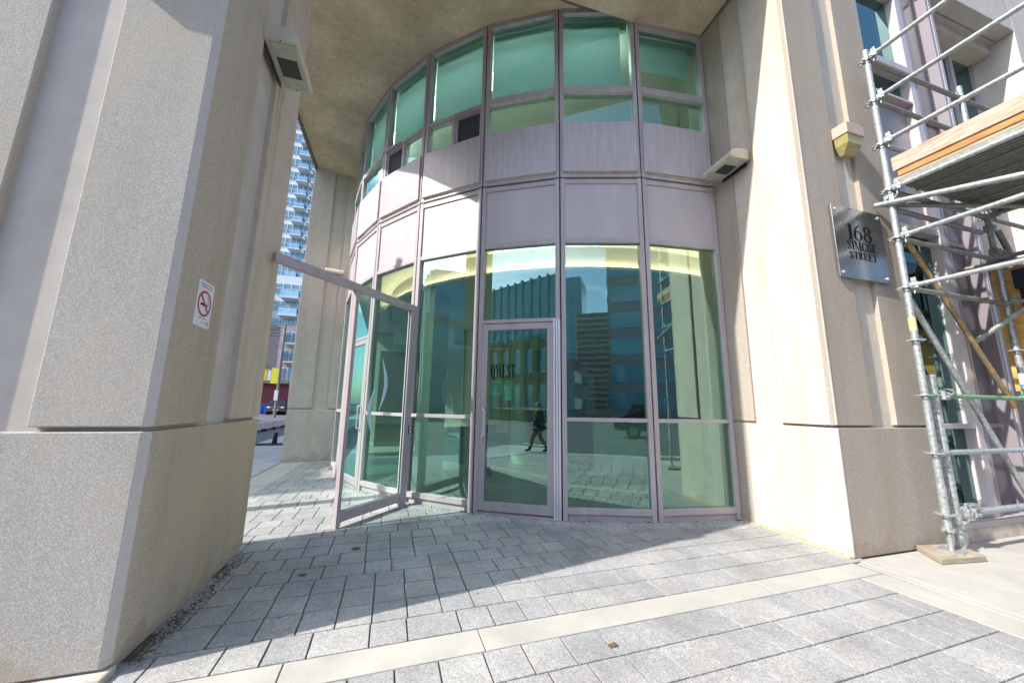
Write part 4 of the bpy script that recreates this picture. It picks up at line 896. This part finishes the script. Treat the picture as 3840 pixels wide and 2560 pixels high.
q = MB(); q.box(10.45, 11.20, .03, 1.2, 0, 12); q.build('column', M['smooth_g'], pb, bevel=.008); q = MB(); q.box(11.21, 14, .03, 1.2, 0, 12); q.build('column', M['smooth_g'], pb, bevel=.008)
q = MB(); q.box(8.34, 10.44, .225, .30, 7.445, 7.53); q.build('lining', M['soffit'], pb)
# ------------------------------------------------------------------ lobby behind the glass
lob = empty('lobby', (7, 7, 0), 'lobby behind the curved glass with a glowing curved ceiling cove', 'room')
outer = [arc(a, RAD-.13) for a in [x*.5 for x in range(-372, -180)]]
q = MB(); q.prism([arc(-186+i*2, RAD-.125) for i in range(49)]+[(12, 1.35), (12, 13), (0, 13)], -.009, .012); q.build('floor', M['in_floor'], lob)
# lobby ceilings: outer ring high, inner dropped ceiling with lit fascia
RC = 4.42
q = MB(); q.prism([arc(-186+i*2, RAD-.14) for i in range(49)]+[(12, 1.4), (12, 13), (0, 13)], 3.74, 3.78); q.build('ceiling', M['in_ceil'], lob)
q = MB(); q.prism([arc(-190+i*2, RC) for i in range(56)]+[(12, 2.2), (12, 13), (.9, 13)], 3.34, 3.36); q.build('dropped_ceiling', M['in_ceil'], lob)
q = MB()
pa = [arc(-190+i*2, RC) for i in range(56)]; pb_ = [arc(-190+i*2, RC-.03) for i in range(56)]
for i in range(55): q.prism([pa[i], pa[i+1], pb_[i+1], pb_[i]], 3.34, 3.735)
q.build('cove_face', M['in_ceil'], lob)
q = MB()
for i in range(55): q.prism([arc(-190+i*2, RC+.075), arc(-188+i*2, RC+.075), arc(-188+i*2, RC+.03), arc(-190+i*2, RC+.03)], 3.366, 3.372)
q.build('cove_light', M['cove'], lob)
q = MB()
for i in range(55):
    a_, b_ = arc(-190+i*2, RC+.10), arc(-188+i*2, RC+.10); c_, d_ = arc(-188+i*2, RC+.001), arc(-190+i*2, RC+.001); q.prism([a_, b_, c_, d_], 3.340, 3.362); e0_, e1_ = arc(-188+i*2, RC+.088), arc(-190+i*2, RC+.088); q.prism([a_, b_, e0_, e1_], 3.363, 3.385)
q.build('cove_edge', M['in_ceil'], lob)
wbl = lambda name, mat, *a, **k: wb(name, mat, *a, parent=lob, **k)
wbl('back_wall', 'in_wall', .1, 12, 11.0, 11.2, 0, 3.74); wbl('side_wall', 'in_dark', 9.5, 9.6, 1.5, 11, 0, 3.74); wbl('side_wall', 'in_wall', 5.6, 9.5, 1.6, 1.7, 0, 3.74)
wbl('timber_wall', 'in_dark', 4.2, 9.4, 7.6, 7.75, .02, 2.9); wbl('timber_wall', 'in_dark', .6, 2.6, 9.6, 9.7, .02, 2.9); wbl('lintel', 'in_wall', 2.6, 9.4, 7.55, 7.8, 2.9, 3.36)
q = MB(); q.prism([(1.546, 4.159), (1.736, 4.031), (2.07, 4.55), (1.88, 4.68)], .01, 3.34); q.build('column', M['in_white'], lob, bevel=.01)
for (x, y) in ((4.0, 6.0), (7.6, 4.6)):
    q = MB(); q.tube((x, y, .01), (x, y, 3.36), .22, 28); q.build('column', M['in_col'], lob, smooth=True)
q = MB(); q.prism([(5.0, 4.2), (7.0, 3.6), (7.15, 4.0), (5.15, 4.6)], .01, 1.05); q.build('reception_desk', M['in_wall'], lob); q = MB(); q.prism([(4.95, 4.1), (7.0, 3.5), (7.2, 4.05), (5.1, 4.65)], 1.052, 1.09); q.build('counter_top', M['in_dark'], lob)
for x, y in ((3.6, 5.6), (4.8, 5.0), (6.2, 4.9), (3.0, 7.0), (5.4, 6.6), (7.2, 6.2)):
    q = MB(); q.tube((x, y, 3.345), (x, y, 3.358), .075, 20); q.build('downlight', M['lamp_on'], lob)
q = MB(); q.box(4.4, 5.6, 3.2, 4.0, .013, .02); q.build('floor_mat', M['insect'], lob)
def sofa(x, y, L_, a, label, group=None):
    e = empty('sofa', (x, y, .013), label, 'seat'); u_ = Vector((math.cos(a), math.sin(a), 0)); v_ = Vector((-u_[1], u_[0], 0)); o_ = (x, y, 0)
    q = MB(); q.obox(o_, u_, v_, -L_/2, L_/2, -.38, .38, .12, .42); q.build('seat', M['sofa'], e, bevel=.04)
    q = MB(); q.obox(o_, u_, v_, -L_/2, L_/2, .22, .42, .42, .80); q.build('backrest', M['sofa'], e, bevel=.04)
    for s_ in (-1, 1): q = MB(); q.obox(o_, u_, v_, s_*L_/2-.07, s_*L_/2+.07, -.38, .42, .10, .60); q.build('armrest', M['sofa'], e, bevel=.03)
M['sofa'] = plain('dark teal upholstery', (.05, .10, .11), .8)
sofa(3.1, 6.1, 1.7, R(35), 'dark teal lobby sofa behind the glass left of the door'); sofa(4.9, 6.3, .8, R(-20), 'dark teal lobby armchair behind the door')
e = empty('lobby_table', (2.9, 4.4, .013), 'low pale table by the lobby sofa', 'table'); q = MB(); q.tube((2.9, 4.4, .40), (2.9, 4.4, .43), .38, 30); q.build('tabletop', M['in_col'], e); q = MB(); q.tube((2.9, 4.4, .013), (2.9, 4.4, .40), .05, 14, r2=.03); q.build('leg', M['black'], e)
for i_, (x, z, w__, h__) in enumerate(((4.7, 1.2, .9, 1.1), (6.0, 1.2, .9, 1.1), (7.3, 1.2, .9, 1.1))):
    q = MB(); q.box(x, x+w__, 7.56, 7.595, z, z+h__); tag(q.build('wall_panel_picture', M[('tower_w', 'in_col', 'office')[i_]], None, bevel=.01), ('pale left panel picture on the dark lobby wall', 'cream middle panel picture on the dark lobby wall', 'blue right panel picture on the dark lobby wall')[i_], 'picture')
# floor slab and rooms of the upper storey
up = empty('upper_rooms', (7, 7, 4.3), 'dim rooms behind the upper green windows', 'room')
q = MB(); q.prism([arc(-186+i*2, RAD-.13) for i in range(49)]+[(12, 1.35), (12, 13), (0, 13)], 3.85, 4.45); q.build('floor_slab', M['in_wall'], up)
q = MB(); q.prism([arc(-186+i*2, RAD-.13) for i in range(49)]+[(12, 1.35), (12, 13), (0, 13)], 6.99, 7.02); q.build('ceiling', M['in_ceil'], up)
wb('room_wall', 'in_wall', .3, 12, 9.0, 9.1, 4.5, 6.98, parent=up); wb('room_wall', 'in_wall', 6.6, 6.7, 1.6, 9, 4.5, 6.98, parent=up)
for k in range(-1, 6):
    o, u, n_, L = bay(k); q = MB(); q.obox(o, u, n_, .15, L-.15, .42, .78, 6.72, 6.74); q.build('added_blind_backlight', M['blind_glow'], up)  # glowing panels added out of sight to backlight the blinds
# ------------------------------------------------------------------ things seen past the near pillar
def wallbox(name, mat, parent, x0, x1, y0, y1, z0, z1, bev=0): q = MB(); q.box(x0, x1, y0, y1, z0, z1); return q.build(name, M[mat], parent, bevel=bev)
sh = empty('corner_shop_building', (-13.5, 50, 0), 'grey and pale brick block above a maroon shop with a yellow band', 'building')
wallbox('shop_front', 'maroon', sh, -18, -8, 47, 56, -.1, 3.5); wallbox('canopy', 'in_dark', sh, -18, -8, 46.3, 47, 3.35, 3.62)
wallbox('yellow_panel', 'yellow', sh, -18, -13.65, 46.95, 48, 3.7, 5.05); wallbox('yellow_panel', 'yellow', sh, -13.2, -12.8, 46.95, 48, 3.7, 5.05); wallbox('pale_panel', 'tower_w', sh, -13.62, -13.25, 46.97, 48, 3.7, 5.05)
wallbox('brick_wall', 'grey_br', sh, -18, -12.83, 46.9, 56, 5.1, 10.2); wallbox('brick_wall', 'mauve_br', sh, -12.82, -8, 46.9, 56, 3.65, 10.3)
for i in range(4): wallbox('roller_shutter_slat', 'maroon', sh, -13.7, -11.0, 46.93, 46.98, .3+i*.6, .8+i*.6)
for x in (-12.5, -11.6, -10.7):
    for z in (3.85, 6.0, 8.2):
        f_ = wallbox('window', 'tower_w', sh, x, x+.62, 46.84, 46.9, z, z+1.35); q = MB(); q.box(x+.05, x+.57, 46.82, 46.835, z+.06, z+1.29); q.build('pane', M['tower_g'], f_)
for z in (5.9, 8.1):
    for x in (-12.1, -10.2):
        b__ = wallbox('balcony', 'tower_w', sh, x, x+1.4, 45.9, 46.85, z-.12, z); q = MB(); q.box(x, x+1.4, 45.9, 45.93, z, z+.95); q.build('balustrade', M['glass_pale'], b__)
def slab_tower(name, label, x0, x1, y0, depth, z0, z1, fl, balc, wallm='tower_w', step=.0):
    e = empty(name, ((x0+x1)/2, y0, 0), label, 'building'); wallbox('wall', wallm, e, x0, x1, y0, y0+depth, z0, z1)
    z = z0+.6 if z0 > 1 else 3
    while z < z1-fl*.6:
        x = x0+.4; i = 0
        q = MB(); q.box(x0+.2, x1-.2, y0-.09, y0-.03, z+.9, z+fl-.35); wbn = q.build('window_band', M['tower_g'], e)
        q = MB(); xx = x0+.2
        while xx < x1-.2: q.box(xx, xx+.10, y0-.16, y0-.10, z+.9, z+fl-.35); xx += 1.1
        q.box(x0+.2, x1-.2, y0-.16, y0-.10, z+1.6, z+1.68); q.build('window_bar', M['tower_w'], wbn)
        for (a_, b_) in balc:
            q = MB(); q.box(a_, b_, y0-1.9, y0-.02, z-.14, z+.06); bb = q.build('balcony', M['tower_w'], e)
            q = MB(); q.box(a_+.02, b_-.02, y0-1.9, y0-1.86, z+.06, z+1.05); q.box(a_+.02, a_+.05, y0-1.86, y0-.1, z+.06, z+1.05); q.box(b_-.05, b_-.02, y0-1.86, y0-.1, z+.06, z+1.05); q.build('balustrade', M['glass_pale'], bb)
        z += fl
    return e
slab_tower('apartment_building', 'white mid rise apartment block with glass balconies above the grey brick block', -27, -8, 60, 12, 0, 20.5, 2.75, [(-16.7, -14.2), (-21, -19)])
slab_tower('apartment_tower', 'tall pale blue tower with stacked white balconies, in the gap between the left pillars', -32, -16, 86, 14, 24, 66, 3.25, [(-24.2, -21.8), (-21.2, -19.2)])
slab_tower('apartment_tower', 'broad white tower base beneath the balcony tower', -34, -15, 88, 14, 0, 24, 3.25, [(-24.2, -21.8)])
# unseen block across the side street, placed and sized for its shade on the pavers
e = slab_tower('apartment_building', 'low unseen block across the side street that shades the pavers, left of the picture', -30, -17.2, .30, 26, 0, 15.25, 3.0, [], 'mauve_br')
for y_, h_ in ((.3, .5), (2.6, .35), (3.6, .6), (5.2, .5)): wallbox('shadow_roof_block', 'mauve_br', e, -20, -17.25, y_, y_+1.0, 15.25, 15.25+h_)  # roof blocks added to break the shadow edge into stripes
# utility pole with a yellow banner
up_ = empty('utility_pole', (-9.5, 36, 0), 'timber utility pole with a yellow banner at the shop corner', 'pole')
q = MB(); q.tube((-9.35, 36, -.12), (-9.35, 36, 8.5), .12, 12, r2=.09); q.build('pole_shaft', M['pole'], up_); q = MB(); q.box(-10.0, -9.46, 35.97, 35.99, 2.9, 4.3); q.build('banner', M['banner'], up_)
q = MB(); q.box(-10.25, -9.4, 35.98, 36.0, 4.3, 4.33); q.build('arm', M['galv_dk'], up_); q = MB(); q.box(-9.55, -9.25, 35.84, 35.87, 1.4, 2.3); q.build('poster', M['white'], up_)
q = MB()
for k in range(6):
    pts = [Vector((-9.35-12*t/10-(k % 3)*.2, 36+(k*1.2-3)*t/10, 7.4+k*.25-1.6*math.sin(math.pi*t/20))) for t in range(0, 11)]; q.path(pts, .025, 5)
tag(q.build('overhead_wires', M['black']), 'sagging black overhead wires at the utility pole', 'wires')
# car
def car(x, y, heading, label, mat='car'):
    e = empty('parked_car', (x, y, -.13), label, 'car'); e.rotation_euler = (0, 0, heading)
    def P(mb, name, m_, parent, **k):
        me = mb.build(name, m_, None, **k); me.parent = parent; return me
    prof = [(-2.2, .35), (-2.2, .75), (-2.05, .98), (-1.75, 1.05), (-1.45, 1.55), (-.1, 1.66), (.55, 1.55), (1.05, 1.08), (1.95, .95), (2.2, .75), (2.25, .35)]
    n = len(prof); q = MB(); vs = [(a, .88 if b_ < 1.1 else .70, b_) for a, b_ in prof]+[(a, -.88 if b_ < 1.1 else -.70, b_) for a, b_ in prof]
    q.add(vs, [tuple(range(n)), tuple(range(n, 2*n))[::-1]]+[(i, i+n, (i+1) % n+n, (i+1) % n) for i in range(n)])
    body = P(q, 'body', M[mat], e, bevel=.05)
    for s in (-1, 1):
        q = MB(); q.add([(-1.35, s*.735, 1.5), (-1.55, s*.86, 1.1), (.9, s*.86, 1.1), (.45, s*.735, 1.5)], [(0, 1, 2, 3)]); P(q, 'side_window', M['car_glass'], e)
        for xx in (-1.35, 1.35):
            q = MB(); q.tube((xx, s*.66, .33), (xx, s*.90, .33), .33, 22); w__ = P(q, 'wheel', M['rubber'], e, bevel=.02); q = MB(); q.tube((xx, s*.89, .33), (xx, s*.91, .33), .2, 16); P(q, 'rim', M['rim'], w__)
        q = MB(); q.blob((2.16, s*.62, .78), .09, .17, .09, 6); P(q, 'headlight', M['lampw'], e); q = MB(); q.blob((-2.17, s*.68, .85), .06, .13, .12, 6); P(q, 'tail_light', M['redl'], e)
    q = MB(); q.add([(.58, .64, 1.53), (1.02, .78, 1.13), (1.02, -.78, 1.13), (.58, -.64, 1.53)], [(0, 1, 2, 3)]); P(q, 'windscreen', M['car_glass'], e)
    q = MB(); q.box(2.24, 2.27, -.26, .26, .48, .60); P(q, 'number_plate', M['white'], e)
    return e
car(4.8, -13.0, R(0), 'dark car on the road in front of the entrance, seen in the glass')
car(-11.6, 45.0, R(-80), 'black car parked nose out in front of the maroon shop')
for i, (x, y) in enumerate(((-12.9, 46.0), (-13.6, 46.1))):
    e = empty('wheeled_bin', (x, y, -.13), ['blue wheeled bin nearer the black car, by the maroon shop', 'blue wheeled bin farther from the black car, by the maroon shop'][i], 'bin', 'blue bins at the shop'); q = MB(); q.add([(x-.25, y-.3, -.08), (x+.25, y-.3, -.08), (x+.25, y+.3, -.08), (x-.25, y+.3, -.08), (x-.32, y-.38, .92), (x+.32, y-.38, .92), (x+.32, y+.38, .92), (x-.32, y+.38, .92)], [(0, 3, 2, 1), (4, 5, 6, 7), (0, 1, 5, 4), (1, 2, 6, 5), (2, 3, 7, 6), (3, 0, 4, 7)]); q.build('bin_body', M['blue_bin'], e, bevel=.02)
    q = MB(); q.box(x-.34, x+.34, y-.40, y+.40, .925, .985); q.build('lid', M['blue_bin'], e, bevel=.02)
# graffiti painted concrete barrier
m, n, p = new_mat('graffiti concrete'); M['graf'] = m
t = nd(n, 'ShaderNodeTexNoise', i_Scale=5, i_Detail=3, i_Distortion=2.5); n.links.new(coords(n, (1, .5, 1)), t.inputs['Vector'])
r_ = ramp(n, [(.40, (.52, .48, .47)), (.50, (.50, .22, .18)), (.56, (.55, .50, .50)), (.62, (.30, .12, .22)), (.68, (.5, .46, .45))]); n.links.new(t.outputs[0], r_.inputs[0]); n.links.new(r_.outputs[0], p.inputs['Base Color']); p.inputs['Roughness'].default_value = .85
for i in range(4):
    y_ = 13.5+i*3.1; e = empty('road_barrier', (-5.0, y_, -.13), ['graffiti covered concrete road barrier, nearest the kerb stub', 'graffiti covered concrete road barrier, second along the road', 'graffiti covered concrete road barrier, third along the road', 'graffiti covered concrete road barrier, last along the road'][i], 'barrier', 'barriers along the side street')
    q = MB(); q.box(-5.15, -4.85, y_, y_+3.0, -.02, .32); q.build('barrier_body', M['graf'], e, bevel=.02)
    for yy_ in (y_+.5, y_+2.2): q = MB(); q.box(-5.12, -4.88, yy_, yy_+.4, -.13, -.022); q.build('foot', M['black'], e)
# bollard stub with its dark base on the walk
e = empty('rubber_delineator', (-2.33, 10.9, 0), 'short dark rubber post on a flat base on the side walk', 'bollard')
q = MB(); q.prism([(-2.9, 10.6), (-1.9, 10.6), (-1.9, 11.0), (-2.9, 11.0)], -.006, .03); q.build('base', M['rubber'], e, bevel=.01); q = MB(); q.tube((-2.33, 10.8, .03), (-2.30, 10.8, .36), .075, 14, r2=.045); q.build('post', M['rubber'], e, bevel=.01)
# unseen pole on the side walk, placed for the shadow stripe across the pavers
e = empty('shadow_pole', (-3.3, 2.45, 0), 'thick grey unseen pole at the kerb that casts a shadow stripe, left of the picture', 'pole'); q = MB(); q.tube((-3.4, 2.44, -.13), (-3.4, 2.44, 7.5), .12, 16, r2=.085); q.build('pole_shaft', M['galv_dk'], e); q = MB(); q.tube((-3.4, 2.44, 7.4), (-5.2, 2.3, 7.9), .05, 10); q.build('arm', M['galv_dk'], e)
# leaves and spots on the paving
for i, (x, y, s_, l_) in enumerate(((.95, 1.40, .05, 'crumpled brown leaf in the shade in front of the glass screen'), (.62, .95, .035, 'small curled brown leaf on the shaded pavers'), (2.45, -.42, .03, 'dark brown scrap on the pavers beyond the pale strip'))):
    q = MB(); rr = random.Random(i); pts = [(x+s_*rr.uniform(.6, 1.2)*math.cos(a), y+s_*.6*rr.uniform(.5, 1.2)*math.sin(a), rr.uniform(.002, .016)) for a in [k*.7 for k in range(9)]]+[(x, y, .006)]
    q.add(pts, [(k, (k+1) % 9, 9) for k in range(9)]); tag(q.build('dead_leaf', M['leaf'], None), l_, 'leaf')
# ------------------------------------------------------------------ across the street (seen in the glass)
def bands(name, label, x0, x1, y0, y1, h, fl, wallm, glm, side='N', z0=-.13, frac=.5, vert=0):
    e = empty(name, ((x0+x1)/2, (y0+y1)/2, z0), label, 'building'); wallbox('wall', wallm, e, x0, x1, y0, y1, z0, h)
    z = z0+1.0; k = 0
    while z < h-fl*.5 and k < 100:
        q = MB(); q.box(x0+.3, x1-.3, y1+.02, y1+.06, z, z+fl*frac); q.box(x1+.02, x1+.06, y0+.3, y1-.3, z, z+fl*frac); q.build('window_band', M[glm], e); z += fl; k += 1
    if vert:
        x = x0; k = 0
        while x < x1 and k < 90: q = MB(); q.box(x, x+.5, y1+.0, y1+.35, z0, h+.3); q.build('pilaster', M[wallm], e); x += vert; k += 1
    return e
bands('corner_building', 'olive clad building with tall pilasters on the opposite corner, seen in the door glass', -34, -14, -38, -21, 7.4, 3.4, 'olive', 'office', frac=.7, vert=1.6)
bands('office_building', 'blue ribbed glass office behind the olive corner building, seen in the glass', -62, -30, -75, -50, 27, 3.2, 'tower_g', 'office', frac=.8, vert=2.2)
bands('car_park', 'dark car park block of stacked floor slabs, seen in the glass', -7.5, .3, -75, -58, 17.5, 1.0, 'slat', 'dkslat', frac=.55)
bands('office_building', 'grey office block facing the entrance, seen in the glass', -.5, 30, -70, -44, 34, 3.6, 'mauve_br', 'office', frac=.6)
bands('apartment_tower', 'slender blue glass tower far across the street, seen in the glass', -40, -20.5, -160, -145, 56, 3.1, 'tower_g', 'office', frac=.7, vert=3)
bands('apartment_tower', 'second lower blue tower beside the slender one, seen in the glass', -19, -9, -140, -122, 28, 3.1, 'tower_g', 'office', frac=.7, vert=3)
bands('brick_house', 'low brown brick house across the street, seen in the glass', -13, -3.5, -44, -34, 6.5, 3.0, 'mauve_br', 'office', frac=.45)
bands('office_building', 'blue grey office at the far left corner, seen in the glass', -70, -48, -24, -6, 22, 3.3, 'tower_g', 'office', frac=.7, vert=2.5)
bands('office_building', 'long grey block on the right across the street', 32, 70, -60, -22, 20, 3.4, 'mauve_br', 'office', frac=.5)

# ------------------------------------------------------------------ passer-by on the pavement behind the camera, seen in the door glass
PS = .82; PX, PY = -1.12, -3.02; HD = Vector((-.63, .776, 0)).normalized(); SD = Vector((-HD[1], HD[0], 0))
def skin(name, vs, es, mat, parent, sub=2):
    me = bpy.data.meshes.new(name); pts = [Vector((PX, PY, 0))+(HD*a+SD*b_+Zu*c_)*PS for a, b_, c_, r in vs]
    me.from_pydata([tuple(p_) for p_ in pts], es, []); o = bpy.data.objects.new(name, me); COL.objects.link(o); me.materials.append(M[mat])
    md = o.modifiers.new('skin', 'SKIN'); md.use_smooth_shade = True; md.branch_smoothing = .5
    if not me.skin_vertices: 
        try: me.attributes.new('skin_dummy', 'FLOAT', 'POINT')
        except Exception: pass
    if me.skin_vertices:
        for i, v_ in enumerate(me.skin_vertices[0].data): r = vs[i][3]*PS; v_.radius = (r, r); v_.use_root = (i == 0)
    sb = o.modifiers.new('sub', 'SUBSURF'); sb.levels = sub; sb.render_levels = sub
    if parent is not None: o.parent = parent; o.location = -Vector(parent.location) if parent.type == 'EMPTY' else (0, 0, 0)
    return o
M['skin'] = plain('skin', (.50, .30, .22), .5); M['navy'] = plain('dark navy coat', (.018, .022, .032), .7, var=.2, scale=30); M['trouser'] = plain('tan trousers', (.26, .19, .12), .8, var=.15, scale=20)
M['boot'] = plain('dark brown boot', (.03, .018, .012), .5); M['hair'] = plain('brown hair', (.10, .045, .025), .6, var=.3, scale=60)
L1, L2 = .10, -.10
body_v = [(0, 0, .94, .13), (0, 0, 1.12, .12), (.02, 0, 1.32, .14), (.03, 0, 1.45, .075), (.045, 0, 1.52, .058), (.065, 0, 1.60, .085), (.065, 0, 1.69, .088),
  (.02, .17, 1.40, .06), (-.10, .22, 1.14, .045), (.06, .24, .93, .032), (.09, .24, .88, .036), (.02, -.17, 1.40, .06), (.10, -.22, 1.13, .045), (.28, -.21, .98, .032), (.33, -.21, .95, .036),
  (.0, L1, .90, .09), (.18, L1, .52, .062), (.31, L1, .11, .042), (.45, L1, .05, .034), (0, L2, .90, .09), (-.02, L2, .50, .060), (-.26, L2, .15, .042), (-.16, L2, .05, .034), (.155, 0, 1.635, .014), (.06, .088, 1.64, .018), (.06, -.088, 1.64, .018)]
body_e = [(0, 1), (1, 2), (2, 3), (3, 4), (4, 5), (5, 6), (2, 7), (7, 8), (8, 9), (9, 10), (2, 11), (11, 12), (12, 13), (13, 14), (0, 15), (15, 16), (16, 17), (17, 18), (0, 19), (19, 20), (20, 21), (21, 22), (5, 23), (5, 24), (5, 25)]
for hi, sy in ((10, .24), (14, -.21)):
    hx_, _, hz_, _ = body_v[hi]
    for k in range(4):
        o_ = (-.027+.018*k); L_ = (.030, .036, .034, .026)[k]; b0 = len(body_v)
        body_v += [(hx_+.022, sy+o_, hz_-.045, .0105), (hx_+.038, sy+o_, hz_-.045-L_, .009), (hx_+.030, sy+o_, hz_-.045-L_*1.9, .008)]; body_e += [(hi, b0), (b0, b0+1), (b0+1, b0+2)]
    b0 = len(body_v); body_v += [(hx_+.045, sy, hz_-.005, .012), (hx_+.062, sy, hz_-.040, .010)]; body_e += [(hi, b0), (b0, b0+1)]
pe = empty('person', (PX, PY, 0), 'person in dark coat and tan trousers walking past, seen in the door glass', 'person')
bd = skin('body', body_v, body_e, 'skin', pe, 1)
skin('coat', [(0, 0, 1.0, .225), (0, 0, .80, .235), (-.01, 0, .66, .235), (.01, 0, 1.2, .215), (.02, 0, 1.36, .185), (.03, 0, 1.45, .10), (.02, .18, 1.40, .085), (-.10, .225, 1.14, .068), (.05, .24, .95, .056), (.02, -.18, 1.40, .085), (.10, -.225, 1.13, .068), (.26, -.215, .99, .056)],
     [(0, 1), (1, 2), (0, 3), (3, 4), (4, 5), (4, 6), (6, 7), (7, 8), (4, 9), (9, 10), (10, 11)], 'navy', pe)
skin('trousers', [(0, 0, .90, .14), (.02, L1, .84, .105), (.18, L1, .52, .092), (.28, L1, .20, .075), (0, L2, .84, .105), (-.02, L2, .50, .090), (-.22, L2, .23, .072)], [(0, 1), (1, 2), (2, 3), (0, 4), (4, 5), (5, 6)], 'trouser', pe)
skin('boot', [(.28, L1, .22, .075), (.315, L1, .09, .062), (.38, L1, .05, .052), (.49, L1, .045, .042)], [(0, 1), (1, 2), (2, 3)], 'boot', pe)
skin('boot', [(-.22, L2, .24, .075), (-.265, L2, .12, .062), (-.21, L2, .06, .052), (-.11, L2, .045, .042)], [(0, 1), (1, 2), (2, 3)], 'boot', pe)
skin('hair', [(.045, 0, 1.715, .112), (.0, 0, 1.64, .105), (-.03, 0, 1.53, .08)], [(0, 1), (1, 2)], 'hair', pe)
skin('hood', [(-.07, 0, 1.50, .07), (-.10, 0, 1.44, .085), (-.09, 0, 1.36, .06)], [(0, 1), (1, 2)], 'navy', pe)
for sy in (.03, -.03):
    q = MB(); c_ = Vector((PX, PY, 0))+(HD*.148+SD*sy+Zu*1.66)*PS; q.blob(c_, .011, .011, .009, 6); q.build('eye', M['ink'], pe)
